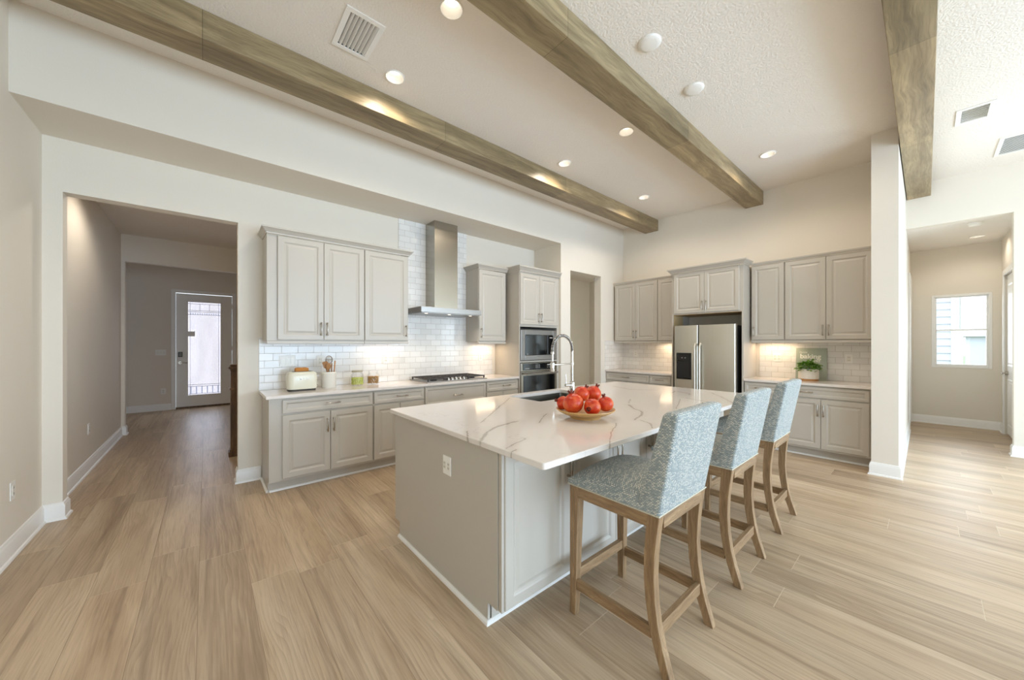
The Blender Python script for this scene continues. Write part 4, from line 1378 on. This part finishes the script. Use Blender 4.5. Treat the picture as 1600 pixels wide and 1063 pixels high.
def make_stool(label, loc):
    t = thing('bar_stool', label, 'bar stool', loc, 0, 'upholstered stools along the island')
    hw = 0.240
    zr0, zr1 = 0.610, 0.668
    # front legs, tapered
    for sx in (-1, 1):
        rings = []
        for z, a in ((0.0, 0.036), (0.30, 0.044), (zr1 - 0.002, 0.054)):
            xo = sx * hw
            xi = sx * (hw - a)
            xs = (min(xo, xi), max(xo, xi))
            rings.append([(xs[0], 0.262 - a, z), (xs[1], 0.262 - a, z), (xs[1], 0.262, z), (xs[0], 0.262, z)])
        MB().loft(rings).build('leg', 'stool_wood', t, bevel=0.003)
    # sabre back legs
    rear = [(0.0, -0.272, 0.040), (0.06, -0.254, 0.041), (0.12, -0.236, 0.043), (0.2, -0.217, 0.044), (0.3, -0.203, 0.045), (0.4, -0.198, 0.047), (0.5, -0.202, 0.049), (0.58, -0.210, 0.051), (zr1 - 0.002, -0.222, 0.054)]
    for sx in (-1, 1):
        rings = []
        for z, y, a in rear:
            wx = 0.038 + 0.008 * z / 0.67
            xo, xi = sx * hw, sx * (hw - wx)
            xs = (min(xo, xi), max(xo, xi))
            rings.append([(xs[0], y, z), (xs[1], y, z), (xs[1], y + a, z), (xs[0], y + a, z)])
        MB().loft(rings).build('leg', 'stool_wood', t, bevel=0.003)
    # aprons
    for sx in (-1, 1):
        xo, xi = sx * (hw - 0.002), sx * (hw - 0.028)
        MB().box(xo, xi, -0.170, 0.210, zr0, zr1).build('apron', 'stool_wood_y', t, bevel=0.002)
    MB().box(-hw + 0.05, hw - 0.05, 0.236, 0.260, zr0, zr1).build('apron', 'stool_wood_x', t, bevel=0.002)
    MB().box(-hw + 0.045, hw - 0.045, -0.221, -0.195, zr0, zr1).build('apron', 'stool_wood_x', t, bevel=0.002)
    # stretchers
    for sx in (-1, 1):
        xo, xi = sx * (hw - 0.006), sx * (hw - 0.026)
        MB().box(xo, xi, -0.182, 0.222, 0.134, 0.186).build('stretcher', 'stool_wood_y', t, bevel=0.002)
    MB().box(-hw + 0.036, hw - 0.036, 0.226, 0.252, 0.180, 0.230).build('stretcher', 'stool_wood_x', t, bevel=0.002)
    MB().box(-hw + 0.036, hw - 0.036, -0.212, -0.188, 0.140, 0.196).build('stretcher', 'stool_wood_x', t, bevel=0.002)
    # seat cushion: crowned slab
    nx, ny = 22, 22
    vs, fs = [], []
    x0, x1, y0, y1 = -hw - 0.002, hw + 0.002, -0.190, 0.268
    def top(u, v):
        a = (1 - abs(u) ** 3.2)
        b = (1 - max(0, v) ** 3.0) if v > 0 else 1.0
        return 0.700 + 0.088 * (a * b) ** 0.75
    for j in range(ny + 1):
        for i in range(nx + 1):
            u, v = -1 + 2 * i / nx, -1 + 2 * j / ny
            vs.append((x0 + (x1 - x0) * i / nx, y0 + (y1 - y0) * j / ny, top(u, v)))
    for j in range(ny):
        for i in range(nx):
            a = j * (nx + 1) + i
            fs.append((a, a + 1, a + nx + 2, a + nx + 1))
    m = MB()
    m.add(vs, fs)
    # skirt and base
    def edge(k):
        i, j = k
        return j * (nx + 1) + i
    loop = [(i, 0) for i in range(nx)] + [(nx, j) for j in range(ny)] + [(i, ny) for i in range(nx, 0, -1)] + [(0, j) for j in range(ny, 0, -1)]
    b0 = len(m.v)
    for k in loop:
        p = m.v[edge(k)]
        m.v.append((p[0], p[1], zr1))
    n = len(loop)
    for q in range(n):
        m.f.append((edge(loop[q]), edge(loop[(q + 1) % n]), b0 + (q + 1) % n, b0 + q))
    m.f.append(tuple(b0 + q for q in range(n)))
    s = m.build('seat', 'tweed_fabric', t, smooth=55)
    uv_box(s)
    # backrest: wedge, tilted, rounded top
    def section(z):
        f_ = (z - zr1) / (1.112 - zr1)
        yr = -0.222 - 0.082 * f_
        yfz = -0.112 - 0.125 * f_
        return yr, yfz
    rings = []
    zs = [zr1 + 0.0005, 0.72, 0.80, 0.90, 1.00, 1.07, 1.095]
    for z in zs:
        yr, yf_ = section(z)
        r = 0.014
        pts = []
        X = hw + 0.001
        for cx_, cy_, a0 in ((X - r, yf_ - r, 0), (-X + r, yf_ - r, 90), (-X + r, yr + r, 180), (X - r, yr + r, 270)):
            for k in range(4):
                a = math.radians(a0 + 30 * k)
                pts.append((cx_ + r * math.cos(a), cy_ + r * math.sin(a), z))
        rings.append(pts)
    for k in range(1, 5):
        a = PI / 2 * k / 4
        z = 1.095 + 0.020 * math.sin(a)
        yr, yf_ = section(1.095 + 0.020 * math.sin(a))
        ins = 0.022 * (1 - math.cos(a))
        r = 0.014
        pts = []
        X = hw + 0.001 - ins
        yr += ins * 0.8
        yf_ -= ins * 0.8
        for cx_, cy_, a0 in ((X - r, yf_ - r, 0), (-X + r, yf_ - r, 90), (-X + r, yr + r, 180), (X - r, yr + r, 270)):
            for q in range(4):
                an = math.radians(a0 + 30 * q)
                pts.append((cx_ + r * math.cos(an), cy_ + r * math.sin(an), z))
        rings.append(pts)
    bk = MB().loft(rings).build('backrest', 'tweed_fabric', t, smooth=50)
    uv_box(bk)
    MB().tube([(-hw - 0.003, 0.268, 0.671), (-hw - 0.003, -0.222, 0.671), (hw + 0.003, -0.223, 0.671), (hw + 0.003, 0.268, 0.671), (-hw - 0.003, 0.269, 0.671)], 0.0035, 6).build('piping', 'piping_cord', t, smooth=60)
    # seam near the right end of the top
    MB().tube([(hw - 0.085, -0.232, 1.095), (hw - 0.085, -0.240, 1.112), (hw - 0.085, -0.290, 1.113), (hw - 0.085, -0.301, 1.098)], 0.0022, 6).build('seam', 'piping_cord', t, smooth=60)
    return t

st = make_stool('nearest of three blue tweed bar stools, at the island corner close to the camera', (1.680, 0.950, 0))
dup(st, (2.542, 0.950, 0), 0, 'middle of three blue tweed bar stools along the island')
dup(st, (3.432, 0.955, 0), 0, 'farthest of three blue tweed bar stools, nearest the refrigerator wall')

# ------------------------------------------------------------------ fruit bowl
r_ = Vector((0.758, -0.652, 0))
f_ = Vector((0.652, 0.758, 0))
BC = Vector((1.885, 1.455, CT1))
o = MB().lathe([(0.001, 0.006), (0.088, 0.006), (0.092, 0.0), (0.098, 0.0), (0.100, 0.012), (0.140, 0.026), (0.176, 0.044), (0.190, 0.055), (0.189, 0.060), (0.183, 0.058), (0.140, 0.036), (0.09, 0.024), (0.001, 0.020)], n=56).build('fruit_bowl', 'bowl_glaze', None, smooth=45, loc=tuple(BC))
tag(o, 'shallow tan ceramic footed bowl of pomegranates on the island', 'bowl')
def make_pom(label, a, b, z, r, axis, seed):
    """axis: direction of the crown in world space"""
    pos = BC + r_ * a + f_ * b
    t = thing('pomegranate', label, 'pomegranate', (pos.x, pos.y, CT1 + z), 0, 'pomegranates in the bowl')
    q = Vector((0, 0, 1)).rotation_difference(Vector(axis).normalized())
    t.rotation_mode = 'QUATERNION'
    t.rotation_quaternion = q
    prof = []
    rings = []
    n = 36
    for i in range(19):
        th = PI * i / 18
        ring = []
        for k in range(n):
            ph = 2 * PI * k / n
            rad = r * (1 + 0.022 * math.cos(5 * ph + seed) * math.sin(th) + 0.012 * math.sin(3 * ph + 2 * th + seed))
            zz = -math.cos(th) * r * 0.93
            if th > PI * 0.86: zz += r * 0.10 * (th / PI - 0.86) / 0.14
            rr_ = max(0.0008, math.sin(th) * rad)
            ring.append((rr_ * math.cos(ph), rr_ * math.sin(ph), zz))
        rings.append(ring)
    MB().loft(rings).build('fruit', 'pomegranate_skin', t, smooth=80)
    m = MB()
    c0 = r * 0.93
    nc = 24
    outer = [[((r * s_) * math.cos(2 * PI * k / nc), (r * s_) * math.sin(2 * PI * k / nc), c0 + r * h_ + (r * 0.10 * (1 if k % 4 < 2 else -0.4) if last else 0)) for k in range(nc)] for s_, h_, last in ((0.26, -0.03, 0), (0.19, 0.10, 0), (0.22, 0.22, 0), (0.27, 0.30, 1), (0.23, 0.28, 1), (0.15, 0.10, 0), (0.02, 0.06, 0))]
    m.loft(outer, False, True)
    m.build('crown', 'pomegranate_crown', t, smooth=60)
    return t
make_pom('largest pomegranate, front left in the bowl', -0.0891, -0.0636, 0.102, 0.066, (0.0, 0.35, 1), 0.3)
make_pom('front centre pomegranate with its open crown facing the camera', 0.0218, -0.1068, 0.0869, 0.053, (-0.87, -0.24, -0.08), 1.1)
make_pom('rightmost pomegranate on the rim of the bowl', 0.1239, -0.0347, 0.0933, 0.051, (-0.25, 0.1, 1), 2.2)
make_pom('pomegranate at the back left of the pile top', -0.0199, 0.0195, 0.1515, 0.052, (0.55, -0.3, 0.85), 3.1)
make_pom('topmost pomegranate, right of centre on the pile', 0.0697, 0.0794, 0.1447, 0.055, (0.42, -0.3, 0.95), 4.0)
make_pom('half-hidden pomegranate at the far left behind the largest one', -0.1396, 0.0382, 0.0892, 0.045, (-0.75, 0.5, 0.35), 5.2)
make_pom('pomegranate hidden at the back, only its red top showing', -0.0452, 0.1169, 0.0921, 0.052, (-0.2, 0.2, 1), 6.2)

# ------------------------------------------------------------------ things on the cooktop wall counter
t = thing('toaster', 'cream retro two-slice toaster at the left end of the counter', 'toaster', (0.752, 4.225, CT1))
def rbox_rings(hx, hy, prof, r):
    return [rring(-hx + i, hx - i, -hy + i, hy - i, max(0.004, r - i * 0.6), z, 5) for i, z in prof]
MB().loft(rbox_rings(0.135, 0.085, [(0.012, 0.016), (0.003, 0.020), (0, 0.035), (0, 0.150), (0.003, 0.170), (0.010, 0.184), (0.022, 0.193), (0.040, 0.196)], 0.055)).build('body', 'cream_enamel', t, smooth=50)
MB().loft(rbox_rings(0.125, 0.075, [(0, 0.0), (0, 0.016)], 0.045)).build('base', 'dark_slot', t, smooth=40)
MB().box(-0.085, 0.085, -0.042, -0.014, 0.1945, 0.1975).box(-0.085, 0.085, 0.014, 0.042, 0.1945, 0.1975).build('slot', 'black_matte', t)
MB().box(0.134, 0.160, -0.012, 0.012, 0.135, 0.150).cyl((0.134, 0, 0.06), (0.150, 0, 0.06), 0.014, n=16).build('lever', 'chrome', t, bevel=0.002)
def text(body, size, parent, loc, rot, mat, name='lettering', extrude=0.0008, offset=0.0, spacing=1.0, shear=0.0):
    cu = bpy.data.curves.new(name, 'FONT')
    cu.body = body
    cu.size = size
    cu.extrude = extrude
    cu.offset = offset
    cu.align_x = 'CENTER'
    cu.space_character = spacing
    cu.shear = shear
    cu.materials.append(M[mat])
    tmp = bpy.data.objects.new(name, cu)
    C.objects.link(tmp)
    bpy.context.view_layer.update()
    me = bpy.data.meshes.new_from_object(tmp.evaluated_get(bpy.context.evaluated_depsgraph_get()))
    bpy.data.objects.remove(tmp)
    me.name = name
    o = bpy.data.objects.new(name, me)
    C.objects.link(o)
    o.parent = parent
    o.location = loc
    o.rotation_euler = rot
    return o
text('SMEG', 0.024, t, (-0.005, -0.0858, 0.115), (PI / 2, 0, 0), 'nickel', spacing=2.2, offset=0.0006)
for dy, lb in ((-0.028, 'brown slice of toast in the front slot of the toaster'), (0.028, 'brown slice of toast in the rear slot of the toaster')):
    m = MB()
    pr = [(-0.060, 0), (0.060, 0), (0.060, 0.022), (0.055, 0.034), (0.030, 0.038), (0.0, 0.036), (-0.030, 0.038), (-0.055, 0.034), (-0.060, 0.022)]
    m.prism([(x, -0.0055, z) for x, z in pr], (0, 0.011, 0))
    o = m.build('toast_slice', 'bread', None, bevel=0.003, loc=(0.752, 4.225 + dy, CT1 + 0.198))
    tag(o, lb, 'toast', 'toast in the toaster')

# crock and utensils
CX, CY = 1.025, 4.285
o = MB().lathe([(0.001, 0.0), (0.066, 0.0), (0.072, 0.006), (0.073, 0.155), (0.076, 0.160), (0.076, 0.172), (0.071, 0.176), (0.066, 0.172), (0.066, 0.012), (0.001, 0.010)], n=40).build('utensil_crock', 'ceramic_white', None, smooth=45, loc=(CX, CY, CT1))
tag(o, 'white ceramic crock full of cooking utensils beside the toaster', 'crock')
def utensil(name, label, mat, base, tip, builder):
    b, e_ = Vector(base), Vector(tip)
    t = thing(name, label, 'utensil', tuple(b), 0, 'utensils in the crock')
    d_ = (e_ - b)
    t.rotation_mode = 'QUATERNION'
    t.rotation_quaternion = Vector((0, 0, 1)).rotation_difference(d_.normalized())
    builder(t, d_.length, mat)
    return t
def spoon(t, L, mat):
    MB().cyl((0, 0, 0), (0, 0, L - 0.07), 0.005, 0.006, 10).build('handle', mat, t, smooth=40)
    rings = []
    for i in range(13):
        th = PI * i / 12
        w = 0.026 * math.sin(th) ** 0.8 + 0.0008
        zz = L - 0.075 + 0.075 * (1 - math.cos(th)) / 2
        rings.append([(w * math.cos(2 * PI * k / 16), 0.007 * math.sin(th) * math.sin(2 * PI * k / 16), zz) for k in range(16)])
    MB().loft(rings).build('bowl', mat, t, smooth=60)
def skimmer(t, L, mat):
    MB().cyl((0, 0, 0), (0, 0, L - 0.085), 0.004, 0.005, 10).build('handle', mat, t, smooth=40)
    m = MB()
    ring = [(0.034 * math.cos(2 * PI * k / 28), 0, L - 0.045 + 0.044 * math.sin(2 * PI * k / 28)) for k in range(29)]
    m.tube(ring, 0.004, 8)
    m.build('rim', mat, t, smooth=60)
    m = MB()
    for i in range(-2, 3):
        x = i * 0.012
        hh = math.sqrt(max(0, 1 - (x / 0.034) ** 2)) * 0.042
        m.tube([(x, 0, L - 0.045 - hh), (x, 0, L - 0.045 + hh)], 0.0026, 6)
    m.tube([(-0.03, 0, L - 0.045), (0.03, 0, L - 0.045)], 0.0026, 6)
    m.build('wire', mat, t, smooth=60)
def spatula(t, L, mat):
    MB().cyl((0, 0, 0), (0, 0, L - 0.07), 0.005, 0.006, 10).build('handle', mat, t, smooth=40)
    MB().loft([[(-w, -0.003, z), (w, -0.003, z), (w, 0.003, z), (-w, 0.003, z)] for w, z in ((0.008, L - 0.08), (0.022, L - 0.065), (0.027, L - 0.01), (0.022, L))]).build('blade', mat, t, bevel=0.002)
def stick(t, L, mat):
    MB().cyl((0, 0, 0), (0, 0, L), 0.004, 0.0065, 12).build('handle', mat, t, smooth=40)
zb_ = CT1 + 0.0165
utensil('wooden_spatula', 'brown wooden spatula leaning left in the crock', 'utensil_wood', (CX + 0.01, CY - 0.02, zb_), (CX - 0.052, CY - 0.045, CT1 + 0.290), spatula)
utensil('skimmer', 'round metal skimmer standing tallest in the crock', 'nickel', (CX + 0.01, CY + 0.02, zb_), (CX - 0.004, CY - 0.020, CT1 + 0.350), skimmer)
utensil('wooden_spoon', 'wooden spoon in front of the skimmer in the crock', 'utensil_wood', (CX - 0.02, CY - 0.03, zb_), (CX - 0.018, CY - 0.058, CT1 + 0.275), spoon)
utensil('cooking_stick', 'thin brown cooking stick, right of the skimmer in the crock', 'utensil_wood', (CX + 0.030, CY + 0.035, zb_), (CX + 0.042, CY + 0.050, CT1 + 0.265), stick)
utensil('cooking_stick', 'taller pinkish cooking stick at the right of the crock', 'bread', (CX + 0.04, CY - 0.01, zb_), (CX + 0.060, CY - 0.012, CT1 + 0.295), stick)

# jars
def jar(label, x, y, r, hgt, lidmat, fill, flabel, frad, nballs, seed, fillh):
    t = thing('glass_jar', label, 'jar', (x, y, CT1), 0, 'glass jars on the counter')
    pr = [(0.001, 0.002), (r - 0.010, 0.0), (r, 0.008), (r, hgt * 0.62), (r * 0.93, hgt * 0.74), (r * 0.78, hgt * 0.83), (r * 0.76, hgt * 0.90)]
    inn = [(a - 0.003 if a > 0.01 else a, b + (0.004 if i < 3 else 0)) for i, (a, b) in enumerate(pr)]
    MB().lathe(pr + list(reversed(inn)), n=40).build('glass', 'clear_glass', t, smooth=50)
    MB().lathe([(r * 0.70, hgt * 0.905), (r * 0.80, hgt * 0.905), (r * 0.82, hgt * 0.92), (r * 0.82, hgt * 0.98), (r * 0.78, hgt), (0.001, hgt)], n=40).build('lid', lidmat, t, smooth=45)
    rnd = random.Random(seed)
    m = MB()
    tries = 0
    R_ = r - 0.006 - frad
    cells = []
    layers = int((fillh - 0.010) / (frad * 1.55))
    for L_ in range(layers):
        z = 0.010 + frad + L_ * frad * 1.55
        nring = int(2 * PI * R_ / (frad * 2.05))
        for k in range(nring):
            a = 2 * PI * (k + 0.5 * (L_ % 2)) / nring + rnd.uniform(-0.05, 0.05)
            cells.append((R_ * math.cos(a), R_ * math.sin(a), z))
        if L_ == layers - 1:
            rr2 = R_ - 2 * frad
            while rr2 > 0:
                nr = max(1, int(2 * PI * rr2 / (frad * 2.05)))
                for k in range(nr):
                    a = 2 * PI * k / nr
                    cells.append((rr2 * math.cos(a), rr2 * math.sin(a), z + rnd.uniform(-0.003, 0.004)))
                rr2 -= 2 * frad
    for c_ in cells:
        rot = rnd.uniform(0, PI)
        fr = frad * rnd.uniform(0.85, 1.0)
        m.lathe([(0.0005, -fr * 0.9), (fr * 0.75, -fr * 0.55), (fr, 0), (fr * 0.75, fr * 0.55), (0.0005, fr * 0.9)], c_, 8)
    o = m.build('jar_filling', fill, None, smooth=60, loc=(x, y, CT1))
    o['kind'] = 'stuff'
    tag(o, flabel, 'sweets')
jar('lidded glass jar of green sweets, left of the two jars', 1.330, 4.300, 0.072, 0.172, 'jar_lid', 'candy_green', 'small pale green sweets filling the left jar', 0.0085, 0, 3, 0.095)
jar('glass-topped jar of brown nuts, right of the two jars', 1.512, 4.300, 0.070, 0.160, 'clear_glass', 'candy_brown', 'brown nuts filling the right jar', 0.0135, 0, 5, 0.105)

# ------------------------------------------------------------------ things on the right counter
t = thing('baking_sign', 'sage green sign reading baking behind the potted plant', 'sign', (6.150, 1.005, CT1), RZ)
tilt = 0.09
T = Matrix.Rotation(-tilt, 4, 'X')
hB = 0.425
MB(T).box(-0.162, 0.162, 0.0, 0.012, 0.001, hB).build('board', 'sage_board', t, bevel=0.002)
def sign_text(body, size, x, z, **kw):
    p = T @ Vector((x, -0.0008, z))
    return text(body, size, t, tuple(p), (PI / 2 - tilt, 0, 0), 'letter_white', extrude=0.0006, **kw)
sign_text('home', 0.036, -0.085, 0.358, shear=0.3)
sign_text('baking', 0.086, -0.008, 0.285, offset=0.0022)
sign_text('works', 0.050, 0.030, 0.238, offset=0.0008, shear=0.2)

PX, PY = 5.985, 1.000
t = thing('potted_plant', 'bushy green herb plant in a cream pot with wooden base', 'plant', (PX, PY, CT1))
MB().lathe([(0.001, 0.0), (0.098, 0.0), (0.100, 0.003), (0.100, 0.026)], n=44, cap1=True).build('pot_base', 'pot_wood', t, smooth=40)
pr = [(0.100, 0.0265)]
for i in range(18):
    z = 0.028 + i * 0.0068
    pr.append((0.1045 + (0.0012 if i % 2 else 0), z))
pr += [(0.104, 0.154), (0.098, 0.155), (0.096, 0.150), (0.096, 0.128)]
MB().lathe(pr, n=44).build('pot', 'pot_ceramic', t, smooth=30)
MB().lathe([(0.0955, 0.130), (0.001, 0.136)], n=30).build('soil', 'soil', t, smooth=40)
rnd = random.Random(11)
m = MB()
for i in range(420):
    a = rnd.uniform(0, 2 * PI)
    el = math.acos(1 - rnd.uniform(0.02, 1.02))
    rad = rnd.uniform(0.55, 1.0)
    p = Vector((math.cos(a) * math.sin(el) * 0.125 * rad, math.sin(a) * math.sin(el) * 0.125 * rad, 0.140 + math.cos(el) * 0.128 * rad * (0.8 + 0.3 * rnd.random())))
    d_ = Vector((math.cos(a) * math.sin(el) + rnd.uniform(-0.5, 0.5), math.sin(a) * math.sin(el) + rnd.uniform(-0.5, 0.5), math.cos(el) * 0.6 + rnd.uniform(-0.4, 0.5))).normalized()
    up = Vector((rnd.uniform(-0.4, 0.4), rnd.uniform(-0.4, 0.4), 1))
    s_ = d_.cross(up).normalized()
    n_ = s_.cross(d_).normalized()
    L_ = rnd.uniform(0.026, 0.040)
    Wd = L_ * 0.36
    prof = [(0, 0.1), (0.25, 0.8), (0.55, 1.0), (0.8, 0.65), (1.0, 0.05)]
    vs, fs = [], []
    for k, (u, w) in enumerate(prof):
        bend = -0.22 * u * u * L_
        c_ = p + d_ * (u * L_) + n_ * bend
        vs += [tuple(c_ - s_ * Wd * w + n_ * 0.14 * Wd * w), tuple(c_ - n_ * 0.06 * Wd), tuple(c_ + s_ * Wd * w + n_ * 0.14 * Wd * w)]
    for k in range(len(prof) - 1):
        b_ = k * 3
        fs += [(b_, b_ + 1, b_ + 4, b_ + 3), (b_ + 1, b_ + 2, b_ + 5, b_ + 4)]
    m.add(vs, fs)
m.build('foliage', 'leaf_green', t, smooth=60)
m = MB()
for i in range(26):
    a = rnd.uniform(0, 2 * PI)
    q = rnd.uniform(0.02, 0.07)
    m.tube([(q * math.cos(a), q * math.sin(a), 0.128), (1.3 * q * math.cos(a), 1.3 * q * math.sin(a), 0.21)], 0.0018, 5)
m.build('stems', 'leaf_green', t)

# ------------------------------------------------------------------ outlets and switches
def plate(name, label, cat, loc, rz, w=0.075, h=0.118, kind='outlet', grp=None):
    """faces -y in its own frame"""
    t = thing(name, label, cat, loc, rz, grp)
    MB().box(-w / 2, w / 2, -0.006, -0.0005, -h / 2, h / 2).build('plate', 'white_plastic', t, bevel=0.002)
    n = max(1, round((w - 0.02) / 0.05))
    for i in range(n):
        x = (i - (n - 1) / 2) * 0.046
        if kind == 'outlet':
            f = MB().box(x - 0.017, x + 0.017, -0.0085, -0.006, -0.034, 0.034).build('socket_face', 'ceramic_white', t, bevel=0.001)
            s_ = MB()
            for z in (-0.019, 0.019):
                s_.box(x - 0.008, x - 0.0055, -0.0092, -0.0084, z - 0.006, z + 0.006).box(x + 0.0055, x + 0.008, -0.0092, -0.0084, z - 0.005, z + 0.005)
            s_.build('socket_slot', 'dark_slot', f)
        else:
            MB().prism([(x - 0.016, -0.006, -0.033), (x - 0.016, -0.012, -0.033), (x - 0.016, -0.008, 0.033), (x - 0.016, -0.006, 0.033)], (0.032, 0, 0)).build('rocker', 'ceramic_white', t)
    return t
yt = W1 - 0.010
plate('light_switch', 'double rocker switch on the tile above the toaster', 'switch', (0.665, yt, 1.215), 0, 0.150, kind='switch')
plate('wall_outlet', 'white outlet on the tile behind the utensil crock', 'outlet', (0.985, yt, 1.205), 0)
plate('wall_outlet', 'white outlet on the tile right of the jars', 'outlet', (1.735, yt, 1.205), 0)
plate('wall_outlet', 'white outlet on the tile between the cooktop and oven tower', 'outlet', (3.215, yt, 1.195), 0)
xt = XW2 - 0.010
plate('wall_outlet', 'white outlet on the tile left of the baking sign', 'outlet', (xt, 1.385, 1.203), RZ, 0.10)
plate('wall_outlet', 'white outlet on the tile right of the baking sign', 'outlet', (xt, 0.636, 1.207), RZ)
plate('wall_outlet', 'white outlet on the tile left of the refrigerator', 'outlet', (xt, 3.60, 1.215), RZ)
plate('wall_outlet', 'white outlet low on the left wall at the picture edge', 'outlet', (XL, 3.93, 0.43), PI / 2)
plate('wall_outlet', 'white outlet low on the entry hall left wall', 'outlet', (-0.985, 6.02, 0.46), PI / 2)
plate('wall_outlet', 'white outlet low on the wall left of the front door', 'outlet', (-0.68, 10.44, 0.40), 0)
plate('light_switch', 'triple rocker switch on the wall left of the front door', 'switch', (-0.72, 10.44, 1.215), 0, 0.16, kind='switch')
plate('light_switch', 'white rocker switch on the hall side of the wing wall', 'switch', (5.86, 0.18, 1.28), 0, kind='switch')

# ------------------------------------------------------------------ under-cabinet lamps
area('undercabinet_lamp', (1.66, 4.36, 1.395), (0, 0, 0), 0.40, 0.03, 0.8, WARM2)
area('undercabinet_lamp', (3.22, 4.36, 1.395), (0, 0, 0), 0.36, 0.03, 1.3, WARM2)
area('undercabinet_lamp', (6.08, 2.88, 1.41), (0, 0, PI / 2), 0.36, 0.03, 1.4, WARM2)
area('undercabinet_lamp', (6.08, 1.38, 1.41), (0, 0, PI / 2), 0.40, 0.03, 1.6, WARM2)
